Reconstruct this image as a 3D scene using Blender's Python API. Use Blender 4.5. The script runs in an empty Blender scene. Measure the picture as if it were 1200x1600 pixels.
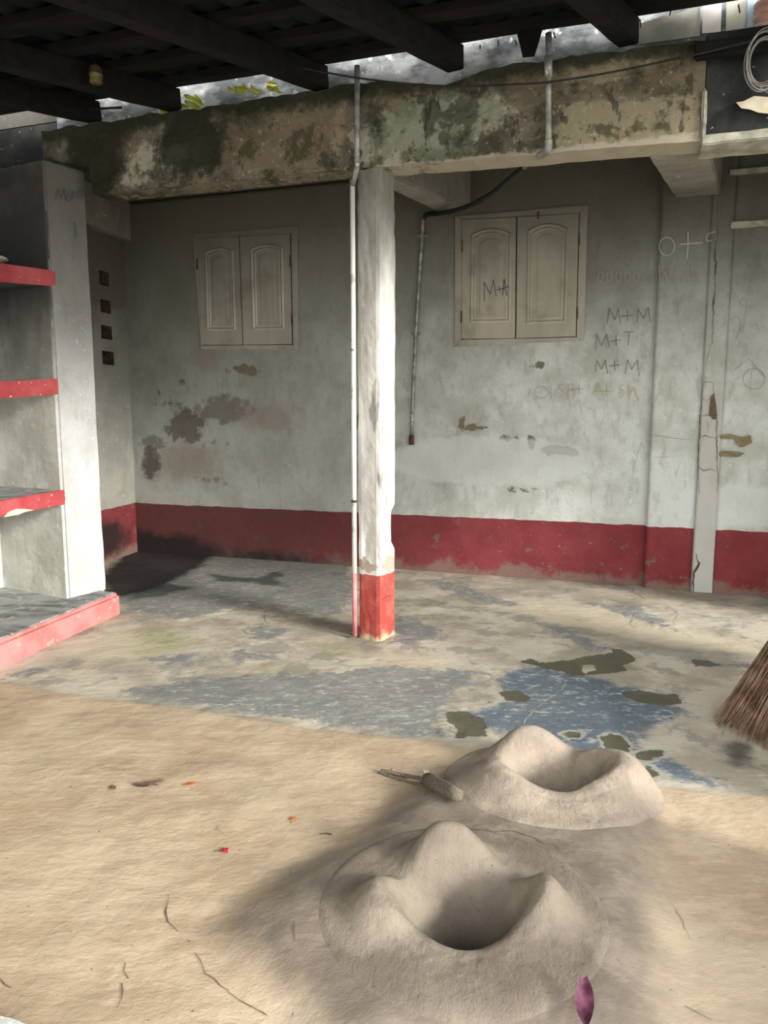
import bpy, bmesh, math, random
import numpy as np
from mathutils import Vector, Matrix
random.seed(7)
C = bpy.context.scene.collection
SC = bpy.context.scene

# ------------------------------------------------------------------ camera
FPX = 1155.0; PITCH = math.radians(7.6); CAMZ = 1.5
cam_d = bpy.data.cameras.new('camera'); cam = bpy.data.objects.new('camera', cam_d); C.objects.link(cam)
cam.location = (0, 0, CAMZ); cam.rotation_euler = (math.pi/2 - PITCH, 0, 0)
cam_d.sensor_fit = 'VERTICAL'; cam_d.sensor_height = 36.0; cam_d.lens = FPX/1600*36.0
cam_d.clip_start = 0.05; cam_d.clip_end = 200
SC.camera = cam

# ------------------------------------------------------------------ light
w = bpy.data.worlds.new('sky'); SC.world = w; w.use_nodes = True
bg = w.node_tree.nodes['Background']; bg.inputs['Color'].default_value = (1.0, 0.985, 0.955, 1); bg.inputs['Strength'].default_value = 2.6
sd = bpy.data.lights.new('sun', 'SUN'); sun = bpy.data.objects.new('sun', sd); C.objects.link(sun)
SUN_AZ = Vector((0.77, -0.64, 0)).normalized(); SUN_EL = math.radians(19)
to_sun = (SUN_AZ*math.cos(SUN_EL) + Vector((0, 0, math.sin(SUN_EL))))
sun.rotation_euler = to_sun.to_track_quat('Z', 'Y').to_euler()
sd.energy = 4.4; sd.angle = math.radians(14); sd.color = (1.0, 0.94, 0.84)
SC.view_settings.view_transform = 'Standard'; SC.view_settings.look = 'None'
SC.view_settings.gamma = 1; SC.view_settings.use_curve_mapping = False
SC.view_settings.exposure = 0.45

# ------------------------------------------------------------------ geometry of the place
O = np.array([0, 0, CAMZ])
def ray(x, y):
    a = (x-600)/FPX; b = (800-y)/FPX
    return np.array([a, math.cos(PITCH)+b*math.sin(PITCH), -math.sin(PITCH)+b*math.cos(PITCH)])
def FL(x, y, z=0.0):                       # point of a horizontal plane
    r = ray(x, y); return O + r*((z-CAMZ)/r[2])
A0 = FL(215, 862); _d = FL(1000, 915)
U = (_d-A0)/np.linalg.norm(_d-A0); N = np.array([U[1], -U[0], 0.0])
if N[1] > 0: N = -N
def F(s, t, z): return A0 + U*s + N*t + np.array([0, 0, z])
def onpl(x, y, p0, n):
    r = ray(x, y); return O + r*(np.dot(p0-O, n)/np.dot(r, n))
def PT(x, y, t=0.0): return onpl(x, y, F(0, t, 0), N)     # point of a vertical plane parallel to the back wall
def st(p): q = np.asarray(p)-A0; return float(np.dot(q, U)), float(np.dot(q, N)), float(p[2])

# ------------------------------------------------------------------ numpy noise
_rs = np.random.RandomState(5); _lat = _rs.rand(256, 256)
def vnoise(x, y):
    xi = np.floor(x).astype(int); yi = np.floor(y).astype(int); fx = x-xi; fy = y-yi
    fx = fx*fx*(3-2*fx); fy = fy*fy*(3-2*fy)
    g = lambda i, j: _lat[i % 256, j % 256]
    return (g(xi, yi)*(1-fx)+g(xi+1, yi)*fx)*(1-fy)+(g(xi, yi+1)*(1-fx)+g(xi+1, yi+1)*fx)*fy
def fbm(x, y, o=4):
    x = np.asarray(x, float); y = np.asarray(y, float); r = 0; a = .5; s = 0
    for k in range(o): r = r+a*vnoise(x+17*k, y+31*k); s += a; a *= .5; x = x*2.03; y = y*2.03
    return r/s-.5
def sdpoly(X, Y, poly):                     # metres inside a polygon, negative outside
    poly = np.asarray(poly)[:, :2]; n = len(poly); d = np.full(X.shape, 1e9); ins = np.zeros(X.shape, bool)
    for i in range(n):
        x1, y1 = poly[i]; x2, y2 = poly[(i+1) % n]
        ex, ey = x2-x1, y2-y1; L = ex*ex+ey*ey+1e-12
        h = np.clip(((X-x1)*ex+(Y-y1)*ey)/L, 0, 1)
        d = np.minimum(d, np.hypot(X-x1-h*ex, Y-y1-h*ey))
        c = ((y1 > Y) != (y2 > Y)) & (X < (x2-x1)*(Y-y1)/(y2-y1+1e-12)+x1)
        ins ^= c
    return np.where(ins, d, -d)
def sdell(X, Y, cx, cy, rx, ry):
    q = np.hypot((X-cx)/rx, (Y-cy)/ry); return (1-q)*min(rx, ry)
def sstep(a, b, x):
    t = np.clip((x-a)/(b-a), 0, 1); return t*t*(3-2*t)

# ------------------------------------------------------------------ object helpers
def link(name, me, mat=None, parent=None, smooth=False):
    o = bpy.data.objects.new(name, me); C.objects.link(o)
    if mat: me.materials.append(mat)
    if parent: o.parent = parent
    if smooth:
        for p in me.polygons: p.use_smooth = True
    return o
def tag(o, label=None, cat=None, group=None, kind=None):
    if label: o['label'] = label
    if cat: o['category'] = cat
    if group: o['group'] = group
    if kind: o['kind'] = kind
    return o
def empty(name, loc=(0, 0, 0)):
    o = bpy.data.objects.new(name, None); C.objects.link(o); o.location = loc; return o
def bmobj(name, bm, mat, parent=None, smooth=False):
    if parent is not None:
        bmesh.ops.translate(bm, verts=bm.verts, vec=-Vector(parent.location)-(Vector(parent.parent.location) if parent.parent else Vector()))
    me = bpy.data.meshes.new(name); bm.to_mesh(me); bm.free(); return link(name, me, mat, parent, smooth)
def hexa(bm, b, t):                          # four bottom and four top corners
    vs = [bm.verts.new(Vector(p)) for p in list(b)+list(t)]
    fs = [(0, 3, 2, 1), (4, 5, 6, 7), (0, 1, 5, 4), (1, 2, 6, 5), (2, 3, 7, 6), (3, 0, 4, 7)]
    faces = [bm.faces.new([vs[i] for i in f]) for f in fs]
    bmesh.ops.recalc_face_normals(bm, faces=faces)
    return vs
def rough(bm, step, amp, freq=6.0, bev=0.0, seed=0.0, bump2=0.0):
    if bev: bmesh.ops.bevel(bm, geom=list(bm.edges), offset=bev, segments=2, affect='EDGES')
    for _ in range(8):
        ed = [e for e in bm.edges if e.calc_length() > step*1.5]
        if not ed or len(bm.verts) > 60000: break
        bmesh.ops.subdivide_edges(bm, edges=ed, cuts=1, use_grid_fill=True)
    bm.normal_update()
    P = np.array([v.co[:] for v in bm.verts]); Nn = np.array([v.normal[:] for v in bm.verts])
    q = P[:, 0]*1.3+P[:, 1]*.9+seed; r = P[:, 2]+P[:, 1]*.6-P[:, 0]*.4
    h = fbm(q*freq, r*freq, 3)*2*amp
    if bump2: h -= bump2*sstep(.10, .16, fbm(q*freq*.45+9, r*freq*.45+4, 4))
    P = P+Nn*h[:, None]
    for v, p in zip(bm.verts, P): v.co = p
def box_st(bm, s0, s1, t0, t1, z0, z1):
    c = [(s0, t0), (s1, t0), (s1, t1), (s0, t1)]
    return hexa(bm, [F(s, t, z0) for s, t in c], [F(s, t, z1) for s, t in c])
def tube(bm, pts, r, n=8, caps=True):
    pts = [Vector(p) for p in pts]; rs = r if isinstance(r, (list, tuple)) else [r]*len(pts)
    rings = []; up = None
    for i, p in enumerate(pts):
        d = (pts[min(i+1, len(pts)-1)]-pts[max(i-1, 0)]).normalized()
        if up is None:
            up = d.orthogonal().normalized()
        up = (up-d*up.dot(d)).normalized(); s = d.cross(up)
        rings.append([bm.verts.new(p+(up*math.cos(a)+s*math.sin(a))*rs[i]) for a in [2*math.pi*k/n for k in range(n)]])
    for a, b in zip(rings, rings[1:]):
        for k in range(n): bm.faces.new([a[k], a[(k+1) % n], b[(k+1) % n], b[k]])
    if caps: bm.faces.new(rings[0][::-1]); bm.faces.new(rings[-1])
def spline(pts, n=8):
    pts = [np.array(p, float) for p in pts]; P = [pts[0]]+pts+[pts[-1]]; out = []
    for i in range(1, len(P)-2):
        for k in range(n):
            t = k/n; a, b, c, d = P[i-1], P[i], P[i+1], P[i+2]
            out.append(.5*((2*b)+(-a+c)*t+(2*a-5*b+4*c-d)*t*t+(-a+3*b-3*c+d)*t**3))
    out.append(pts[-1]); return out
def ribbon(bm, pts, wd, nrm, off=0.0):          # narrow flat strip lying on a surface
    pts = [Vector(p) for p in pts]; nrm = Vector(nrm).normalized(); L = []
    n = len(pts)
    for i, p in enumerate(pts):
        d = pts[min(i+1, n-1)]-pts[max(i-1, 0)]; s = d.cross(nrm)
        if s.length < 1e-9: s = Vector((1, 0, 0))
        s.normalize(); ww = wd[i] if isinstance(wd, (list, tuple)) else wd
        L.append((bm.verts.new(p+s*ww/2+nrm*off), bm.verts.new(p-s*ww/2+nrm*off)))
    for a, b in zip(L, L[1:]): bm.faces.new([a[0], a[1], b[1], b[0]])

# ------------------------------------------------------------------ material helpers
class M:
    def __init__(s, name, rough=.85):
        s.m = bpy.data.materials.new(name); s.m.use_nodes = True; s.t = s.m.node_tree; s.n = s.t.nodes; s.l = s.t.links
        s.b = s.n['Principled BSDF']; s.b.inputs['Roughness'].default_value = rough
        s.b.inputs['Specular IOR Level'].default_value = .25
        s.geo = s.n.new('ShaderNodeNewGeometry'); s.pos = s.geo.outputs['Position']; s.h = None
        s.base = None
    def sc(s, k, loc=(0, 0, 0)):
        mp = s.n.new('ShaderNodeMapping'); s.l.new(s.pos, mp.inputs['Vector'])
        mp.inputs['Scale'].default_value = k if isinstance(k, tuple) else (k, k, k); mp.inputs['Location'].default_value = loc
        return mp.outputs[0]
    def noise(s, scale=5, detail=6, rough=.6, dist=0, stretch=(1, 1, 1), seed=0):
        n = s.n.new('ShaderNodeTexNoise'); n.inputs['Scale'].default_value = scale; n.inputs['Detail'].default_value = detail
        n.inputs['Roughness'].default_value = rough; n.inputs['Distortion'].default_value = dist
        s.l.new(s.sc(stretch, (seed, seed*1.7, seed*.6)), n.inputs['Vector']); return n.outputs['Fac']
    def math(s, op, a, b=None, clamp=False):
        n = s.n.new('ShaderNodeMath'); n.operation = op; n.use_clamp = clamp
        for i, v in enumerate((a, b)):
            if v is None: continue
            if isinstance(v, (int, float)): n.inputs[i].default_value = v
            else: s.l.new(v, n.inputs[i])
        return n.outputs[0]
    def step(s, v, a, b):
        n = s.n.new('ShaderNodeMapRange'); n.interpolation_type = 'SMOOTHSTEP'; s.l.new(v, n.inputs['Value'])
        n.inputs['From Min'].default_value = a; n.inputs['From Max'].default_value = b; return n.outputs['Result']
    def col(s, c):
        n = s.n.new('ShaderNodeRGB'); n.outputs[0].default_value = (*c, 1); return n.outputs[0]
    def mix(s, fac, a, b, mode='MIX'):
        n = s.n.new('ShaderNodeMix'); n.data_type = 'RGBA'; n.blend_type = mode
        for sock, v in ((n.inputs[0], fac), (n.inputs[6], a), (n.inputs[7], b)):
            if isinstance(v, (int, float)): sock.default_value = v
            elif isinstance(v, tuple): sock.default_value = (*v, 1)
            else: s.l.new(v, sock)
        return n.outputs[2]
    def attr(s, name):
        n = s.n.new('ShaderNodeAttribute'); n.attribute_name = name; return n.outputs['Fac']
    def z(s):
        n = s.n.new('ShaderNodeSeparateXYZ'); s.l.new(s.pos, n.inputs[0]); return n.outputs['Z']
    def start(s, c1, c2, scale=4, seed=0, lo=.35, hi=.65, **k):
        s.base = s.mix(s.step(s.noise(scale, seed=seed, **k), lo, hi), c1, c2)
    def over(s, fac, c): s.base = s.mix(fac, s.base, c)
    def layer(s, name, c, amp=.1, wd=.02, scale=9, seed=0, k=1.0, detail=8, stretch=(1, 1, 1), rough=.65):
        v = s.math('ADD', s.attr(name), s.math('MULTIPLY', s.math('SUBTRACT', s.noise(scale, detail, rough, seed=seed, stretch=stretch), .5), amp))
        f = s.step(v, 0, wd)
        if k != 1: f = s.math('MULTIPLY', f, k)
        s.over(f, c); return f
    def spots(s, c, scale=30, thr=.68, wd=.03, k=1.0, seed=3, detail=4, stretch=(1, 1, 1), rough=.6):
        f = s.step(s.noise(scale, detail, rough, seed=seed, stretch=stretch), thr, thr+wd)
        if k != 1: f = s.math('MULTIPLY', f, k)
        s.over(f, c); return f
    def bump(s, h, strength=.3, dist=.01):
        n = s.n.new('ShaderNodeBump'); n.inputs['Strength'].default_value = strength; n.inputs['Distance'].default_value = dist
        s.l.new(h, n.inputs['Height'])
        if s.h is not None: s.l.new(s.h, n.inputs['Normal'])
        s.h = n.outputs[0]
    def done(s):
        if s.base is not None: s.l.new(s.base, s.b.inputs['Base Color'])
        if s.h is not None: s.l.new(s.h, s.b.inputs['Normal'])
        return s.m

def plaster(name, light=(.64, .68, .66), mid=(.49, .52, .48), soot=(.075, .073, .062), z0=1.5, z1=3.3, band=None, cut=True,
            red=(.19, .032, .038), attrs=False, sootk=.93):
    m = M(name, .88)
    m.start(mid, light, 2.6, seed=1, detail=8, lo=.36, hi=.6)
    m.spots((.40, .41, .36), 1.3, .5, .16, .5, seed=8, detail=7)
    m.over(m.math('MULTIPLY', m.step(m.noise(14, 8, .7, stretch=(1, 1, .35), seed=4), .48, .72), .6), (.33, .34, .30))
    m.spots((.74, .77, .76), 22, .62, .05, .5, seed=12, detail=8)
    m.over(m.math('MULTIPLY', m.step(m.noise(30, 9, .8, seed=44), .54, .62), .35), (.36, .37, .33))
    m.over(m.math('MULTIPLY', m.step(m.noise(11, 9, .8, seed=46), .58, .66), .35), (.34, .34, .29))
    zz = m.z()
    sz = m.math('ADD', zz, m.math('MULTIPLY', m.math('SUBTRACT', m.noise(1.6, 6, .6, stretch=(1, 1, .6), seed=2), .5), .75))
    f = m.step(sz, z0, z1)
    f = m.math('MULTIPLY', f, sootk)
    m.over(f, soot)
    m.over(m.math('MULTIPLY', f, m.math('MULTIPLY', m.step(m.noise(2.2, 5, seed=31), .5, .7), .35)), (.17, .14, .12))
    if attrs:
        m.over(m.math('MULTIPLY', m.step(m.math('ADD', m.attr('grime_shade'), m.math('MULTIPLY', m.math('SUBTRACT', m.noise(1.8, 8, .7, seed=51), .5), 3.)), -.8, 1.6), .5), (.20, .20, .155))
        m.layer('stain', (.13, .115, .10), .30, .06, 11, 5, .65)
        m.layer('pinkish', (.27, .20, .17), .35, .14, 6, 15, .5)
        m.layer('brown', (.10, .075, .06), .36, .06, 9, 6, .75)
        m.layer('peel', (.19, .175, .13), .11, .008, 16, 7)
        m.layer('pale', (.66, .70, .69), .12, .05, 9, 9, .6)
        m.layer('strip', (.47, .47, .43), .35, .12, 9, 11, .75)
    if band is not None:
        bz = m.math('ADD', m.math('SUBTRACT', band, zz), m.math('MULTIPLY', m.math('SUBTRACT', m.noise(5, 8, .6, seed=20), .5), .035))
        if attrs: bz = m.math('SUBTRACT', bz, m.math('MULTIPLY', m.step(m.attr('strip'), -.02, .02), 3.0))
        fr = m.step(bz, 0, .006)
        rc = m.mix(m.step(m.noise(3, 8, .65, seed=22), .35, .7), red, tuple(v*1.25+.01 for v in red))
        rc = m.mix(m.math('MULTIPLY', m.step(m.noise(9, 8, .7, seed=23), .60, .66), .8), rc, (.17, .13, .11))
        # damp grey wear climbing from the floor
        lw = m.math('SUBTRACT', m.math('MULTIPLY', m.noise(5, 8, .7, seed=24), .5), zz)
        rc = m.mix(m.math('MULTIPLY', m.step(lw, .12, .22), .75), rc, (.22, .17, .14))
        rc = m.mix(m.step(m.noise(26, 4, .6, seed=29), .71, .73), rc, (.60, .50, .47))
        if attrs:
            gr = m.math('MULTIPLY', m.step(m.math('ADD', m.attr('grime_shade'), m.math('MULTIPLY', m.math('SUBTRACT', m.noise(2.5, 8, .7, seed=52), .5), 3.)), -.6, 1.8), .72)
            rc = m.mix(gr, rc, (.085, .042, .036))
        rc = m.mix(m.math('MULTIPLY', m.step(m.noise(13, 9, .8, seed=53), .58, .66), .5), rc, (.10, .055, .05))
        m.base = m.mix(fr, m.base, rc)
    if attrs:
        m.layer('blackstain', (.02, .018, .018), .25, .12, 5, 13, .93)
    m.bump(m.noise(38, 8, .7, seed=3), .28, .012); m.bump(m.noise(5, 5, .6, seed=33), .35, .03)
    return m.done()

MAT = {}
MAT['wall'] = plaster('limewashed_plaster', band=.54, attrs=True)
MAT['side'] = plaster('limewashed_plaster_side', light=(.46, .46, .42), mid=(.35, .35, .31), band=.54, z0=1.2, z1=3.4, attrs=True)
MAT['ceil'] = plaster('sooty_ceiling_plaster', light=(.16, .15, .13), mid=(.10, .10, .09), z0=2, z1=4)
MAT['cross'] = plaster('cross_beam_plaster', light=(.30, .28, .26), mid=(.22, .21, .19), z0=2.6, z1=4.6, sootk=.6)
MAT['column'] = plaster('column_plaster', light=(.52, .53, .55), mid=(.42, .43, .43), soot=(.10, .10, .09), z0=1.5, z1=3.0, sootk=.9)
MAT['shelfwall'] = plaster('shelf_plaster', light=(.56, .56, .52), mid=(.42, .42, .38), soot=(.035, .036, .036), z0=1.65, z1=2.35, sootk=.95)

def m_red(name, c=(.50, .07, .075), wear=(.62, .50, .42), thr=.60):
    m = M(name, .7); m.start(c, tuple(min(1, v*1.3+.03) for v in c), 5, seed=2, detail=8)
    m.spots(wear, 10, thr, .03, .9, seed=6, detail=8); m.spots((.70, .68, .64), 30, .68, .02, .9, seed=9)
    m.bump(m.noise(40, 6, .7), .25, .006); return m.done()
MAT['red'] = m_red('red_paint_edge', (.33, .05, .055), thr=.66)
MAT['plinthred'] = m_red('worn_red_paint', (.46, .155, .15), (.48, .30, .22), .60)
def m_top(name):
    m = M(name, .7); m.start((.13, .14, .145), (.34, .35, .34), 7, seed=2, detail=8, stretch=(.6, 1.6, 1)); m.spots((.44, .43, .38), 12, .58, .05, .7)
    m.bump(m.noise(30, 6, .7), .3, .006); return m.done()
MAT['slab_top'] = m_top('worn_grey_cement')

# pillar: limewash, damp and painted roof shade at the top, red foot
def m_pillar():
    m = M('pillar_plaster', .85); zz = m.z()
    m.start((.44, .43, .40), (.72, .73, .72), 5, seed=3, detail=8, stretch=(1, 1, .3), lo=.36, hi=.62)
    m.spots((.42, .39, .33), 7, .55, .10, .6, seed=9, stretch=(1, 1, .35), detail=8)
    top = m.math('ADD', zz, m.math('MULTIPLY', m.math('SUBTRACT', m.noise(5, 6, .6, seed=5, stretch=(1, 1, .4)), .5), 1.3))
    m.over(m.math('MULTIPLY', m.step(top, 1.5, 3.0), .85), (.13, .135, .105))
    m.spots((.05, .055, .045), 6, .60, .06, .5, seed=19, stretch=(1, 1, .3))
    bare = m.math('SUBTRACT', .045, m.math('ABSOLUTE', m.math('SUBTRACT', zz, .50)))
    m.over(m.step(m.math('ADD', bare, m.math('MULTIPLY', m.math('SUBTRACT', m.noise(9, 6, seed=6), .5), .22)), 0, .01), (.40, .33, .27))
    fz = m.math('SUBTRACT', m.math('ADD', .45, m.math('MULTIPLY', m.math('SUBTRACT', m.noise(7, 6, seed=7), .5), .05)), zz)
    rc = m.mix(m.step(m.noise(12, 8, .65, seed=8), .4, .7), (.34, .06, .05), (.42, .12, .09))
    rc = m.mix(m.step(m.math('SUBTRACT', m.math('MULTIPLY', m.noise(14, 5, seed=2), .2), zz), .04, .1), rc, (.50, .42, .27))
    m.over(m.step(fz, 0, .006), rc); m.bump(m.noise(45, 8, .7), .35, .008); m.bump(m.noise(8, 5, .6), .3, .02); return m.done()
MAT['pillar'] = m_pillar()

def m_beam():
    m = M('mossy_crumbling_concrete', .95); 
    m.start((.085, .08, .058), (.22, .195, .145), 3.2, seed=4, detail=9, lo=.35, hi=.62)
    m.layer('newp', (.36, .32, .22), .15, .03, 6, 3, .85)
    m.layer('brownp', (.22, .165, .11), .3, .12, 5, 8, .55)
    m.layer('flake', (.50, .48, .40), .42, .05, 6, 5, .8, rough=.75)
    m.layer('flake2', (.20, .25, .18), .5, .05, 7, 25, .6, rough=.7)
    m.spots((.52, .49, .40), 30, .575, .03, .75, seed=14, detail=9, rough=.8)
    m.spots((.045, .04, .025), 16, .575, .03, .7, seed=64, detail=9, rough=.8)
    m.spots((.05, .055, .03), 5, .55, .07, .75, seed=17, detail=8)
    m.layer('mold', (.022, .026, .014), .28, .10, 6, 6, .9, rough=.75)
    m.spots((.035, .035, .025), 9, .60, .03, .7, seed=7, detail=8, stretch=(1, 1, .4))
    m.layer('lip', (.52, .47, .38), .09, .02, 20, 10, .85)
    m.bump(m.noise(26, 9, .75), .7, .03); m.bump(m.noise(80, 5, .7), .4, .008); return m.done()
MAT['beam'] = m_beam()
def simple(name, c1, c2, scale=8, rough=.8, bump=.3, bd=.005, stretch=(1, 1, 1), spots=None, metal=0, lo=.35, hi=.65, seed=0):
    m = M(name, rough); m.start(c1, c2, scale, detail=7, stretch=stretch, lo=lo, hi=hi, seed=seed)
    if spots: m.spots(*spots)
    if bump: m.bump(m.noise(scale*5, 6, .7, stretch=stretch), bump, bd)
    m.b.inputs['Metallic'].default_value = metal
    return m.done()
MAT['soot'] = simple('soot_black_concrete', (.012, .014, .015), (.05, .052, .052), 3, spots=((.30, .30, .28), 22, .69, .03, .7))
MAT['lip'] = simple('pale_cement_lip', (.25, .25, .21), (.45, .45, .38), 9)
MAT['patch'] = simple('bare_cream_plaster', (.50, .44, .33), (.62, .57, .46), 12)
MAT['tin'] = simple('weathered_grey_sheet', (.09, .10, .108), (.34, .36, .375), 3.4, spots=((.62, .64, .65), 16, .60, .05, .6), stretch=(1, 1, 2), lo=.42, hi=.62)
MAT['wood'] = simple('sooty_timber', (.003, .0027, .0025), (.009, .007, .006), 3, .8, .5, .008, (1, 5, 5), ((.05, .038, .028), 7, .70, .06, .5))
MAT['roof'] = simple('sooty_roof_sheet', (.003, .005, .007), (.008, .012, .014), 3, .7, .2)
MAT['plank'] = simple('sooty_plank', (.0035, .003, .0028), (.011, .0085, .007), 4, .85, .5, .006, (.5, 4, 4))
def m_shut(name, c1, c2):
    m = M(name, .6); m.start(c1, c2, 3, detail=7, stretch=(2, 2, .4)); m.spots((.25, .225, .185), 2.2, .52, .15, .6)
    m.over(m.math('MULTIPLY', m.step(m.math('ADD', m.z(), m.math('MULTIPLY', m.noise(3, 6), .5)), 2.5, 3.6), .75), (.105, .10, .08))
    m.bump(m.noise(15, 6, .7, stretch=(2, 2, .4)), .15, .003); return m.done()
MAT['shutter'] = m_shut('painted_shutter_wood', (.34, .335, .285), (.43, .41, .35))
MAT['mould'] = m_shut('worn_moulding_paint', (.46, .45, .39), (.58, .56, .49))
MAT['pipe'] = simple('galvanised_pipe', (.16, .17, .16), (.36, .37, .35), 14, .5, .1, .002, metal=.35, spots=((.65, .65, .60), 16, .62, .04, .8))
MAT['hose'] = simple('black_hose', (.012, .012, .012), (.03, .03, .03), 9, .45, 0)
MAT['whitepipe'] = simple('limewashed_pipe', (.62, .61, .57), (.80, .80, .77), 6, .7, .2, .003, (1, 1, .3), ((.30, .27, .2), 8, .62, .05, .6))
MAT['redpipe'] = simple('red_painted_pipe', (.50, .17, .19), (.60, .26, .27), 9, .6, .1, .002)
MAT['rust'] = simple('rusty_iron', (.05, .03, .02), (.13, .07, .04), 30, .8, .4)
MAT['brass'] = simple('aged_brass', (.10, .075, .04), (.18, .135, .07), 20, .5, .1, metal=.4)
MAT['wire'] = simple('dark_wire', (.012, .012, .012), (.03, .028, .025), 20, .6, 0)
MAT['greywire'] = simple('grey_wire', (.20, .20, .19), (.30, .30, .28), 20, .6, 0)
MAT['pencil'] = simple('pencil_mark', (.06, .07, .08), (.11, .12, .13), 60, .9, 0)
MAT['chalk'] = simple('chalk_mark', (.40, .42, .36), (.55, .57, .50), 60, .95, 0)
MAT['faint'] = simple('faint_scratch', (.33, .30, .24), (.40, .37, .31), 60, .95, 0)
MAT['crack'] = simple('crack_gap', (.04, .035, .03), (.09, .08, .065), 30, .95, 0)
MAT['mudcrack'] = simple('clay_crack', (.10, .07, .045), (.17, .12, .08), 30, .95, 0)
MAT['bark'] = simple('grey_bark', (.10, .085, .065), (.19, .165, .13), 110, .9, .25, .002)
MAT['splint'] = simple('split_wood', (.55, .45, .30), (.68, .58, .42), 40, .8, .4, .003)
MAT['straw'] = simple('broom_straw', (.13, .07, .05), (.38, .25, .17), 14, .75, 0)
MAT['leafp'] = simple('purple_leaf', (.07, .02, .04), (.17, .06, .10), 22, .5, .4, .003)
MAT['leafr'] = simple('red_petal', (.55, .02, .05), (.70, .05, .08), 30, .6, 0)
MAT['leafo'] = simple('orange_petal', (.50, .10, .04), (.60, .18, .08), 30, .6, 0)
MAT['leafb'] = simple('dry_brown_scrap', (.09, .06, .045), (.18, .12, .09), 30, .8, 0)
MAT['green'] = simple('yellow_green_leaf', (.35, .42, .05), (.60, .65, .12), 20, .6, 0)
MAT['enamel'] = simple('dusty_enamel', (.30, .29, .26), (.55, .54, .50), 20, .5, .1, .002)
MAT['stone'] = simple('pale_rough_cement', (.40, .41, .40), (.68, .69, .67), 25, .9, .5, .01)
MAT['cloth_w'] = simple('white_sheet', (.68, .66, .68), (.80, .78, .80), 6, .8, .1)
MAT['cloth_b'] = simple('blue_sheet', (.40, .52, .66), (.50, .62, .74), 6, .8, .1)
MAT['cloth_p'] = simple('pink_bundle', (.62, .36, .33), (.78, .60, .56), 8, .8, .2)

# clay of floor and stoves: same recipe
def grey_clay(m, k=.86):
    g = lambda *v: tuple(x*k for x in v)
    c = m.mix(m.step(m.noise(4, 8, .6, seed=2), .38, .62), g(.20, .17, .14), g(.275, .235, .19))
    c = m.mix(m.math('MULTIPLY', m.step(m.noise(5, 8, .6, seed=5), .52, .62), .5), c, g(.35, .305, .245))
    c = m.mix(m.math('MULTIPLY', m.step(m.noise(3, 6, .6, seed=25), .55, .65), .5), c, g(.28, .215, .175))
    c = m.mix(m.math('MULTIPLY', m.step(m.noise(24, 7, .7, seed=35), .56, .66), .35), c, g(.17, .14, .11))
    return m.mix(m.math('MULTIPLY', m.step(m.noise(70, 3, .6, seed=15), .70, .72), .9), c, (.10, .08, .06))
def m_floor():
    m = M('earth_and_cement_floor', .9)
    # worn cement
    m.start((.36, .325, .26), (.54, .50, .415), 2.4, seed=4, detail=9, lo=.38, hi=.6)
    m.spots((.23, .23, .205), 3.0, .52, .06, .6, seed=6, detail=9, rough=.7)
    m.layer('moss', (.30, .31, .13), .5, .25, 3, 3, .55)
    m.layer('cream', (.56, .50, .38), .30, .12, 5, 23, .75)
    m.layer('grey', (.19, .205, .21), .45, .05, 7, 5, .8, rough=.75)
    m.layer('blue', (.075, .12, .175), .5, .10, 5, 9, .85, rough=.75)
    g = m.math('ADD', m.step(m.attr('grey'), -.02, .05), m.step(m.attr('blue'), -.02, .05), True)
    fl = m.step(m.noise(26, 9, .8, stretch=(.55, 1, 1), seed=11), .53, .60)
    m.over(m.math('MULTIPLY', m.math('MULTIPLY', fl, g), .8), (.46, .475, .45))
    fl2 = m.step(m.noise(42, 9, .8, stretch=(.5, 1, 1), seed=41), .60, .66)
    m.over(m.math('MULTIPLY', m.math('MULTIPLY', fl2, g), .6), (.60, .61, .58))
    m.spots((.13, .13, .12), 12, .64, .015, .6, seed=18, detail=9, rough=.75)
    m.layer('rim', (.44, .45, .38), .13, .01, 9, 7, .7)
    m.layer('olive', (.10, .10, .065), .13, .008, 9, 7, .95)
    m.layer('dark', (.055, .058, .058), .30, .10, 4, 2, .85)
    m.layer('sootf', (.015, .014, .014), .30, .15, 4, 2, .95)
    # clay
    v = m.math('ADD', m.attr('mud'), m.math('MULTIPLY', m.math('SUBTRACT', m.noise(9, 7, .65, seed=1), .5), .07))
    f = m.step(v, 0, .03)
    clay = m.mix(m.step(m.noise(2.3, 8, .6, seed=7), .36, .64), (.40, .31, .215), (.50, .41, .30))
    clay = m.mix(m.math('MULTIPLY', m.step(m.noise(7, 9, .7, seed=17, stretch=(.5, 1.2, 1)), .5, .62), .55), clay, (.54, .44, .32))
    clay = m.mix(m.math('MULTIPLY', m.step(m.noise(3.2, 5, .7, seed=27), .54, .66), .5), clay, (.37, .285, .20))
    clay = m.mix(m.step(m.noise(55, 3, .6, seed=37), .71, .74), clay, (.16, .11, .08))
    pf = m.step(m.math('ADD', m.attr('plat'), m.math('MULTIPLY', m.math('SUBTRACT', m.noise(4, 6, .6, seed=47), .5), .25)), -.04, .16)
    pc = grey_clay(m)
    clay = m.mix(pf, clay, pc)
    m.base = m.mix(f, m.base, clay)
    m.bump(m.noise(60, 7, .75), .30, .006); m.bump(m.noise(12, 8, .7, stretch=(.6, 1.3, 1)), .45, .016); m.bump(m.noise(3, 6, .6), .4, .05)
    r = m.mix(m.step(m.attr('olive'), -.005, .01), (.88, .88, .88), (.6, .6, .6)); m.l.new(r, m.b.inputs['Roughness'])
    return m.done()
MAT['floor'] = m_floor()
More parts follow.
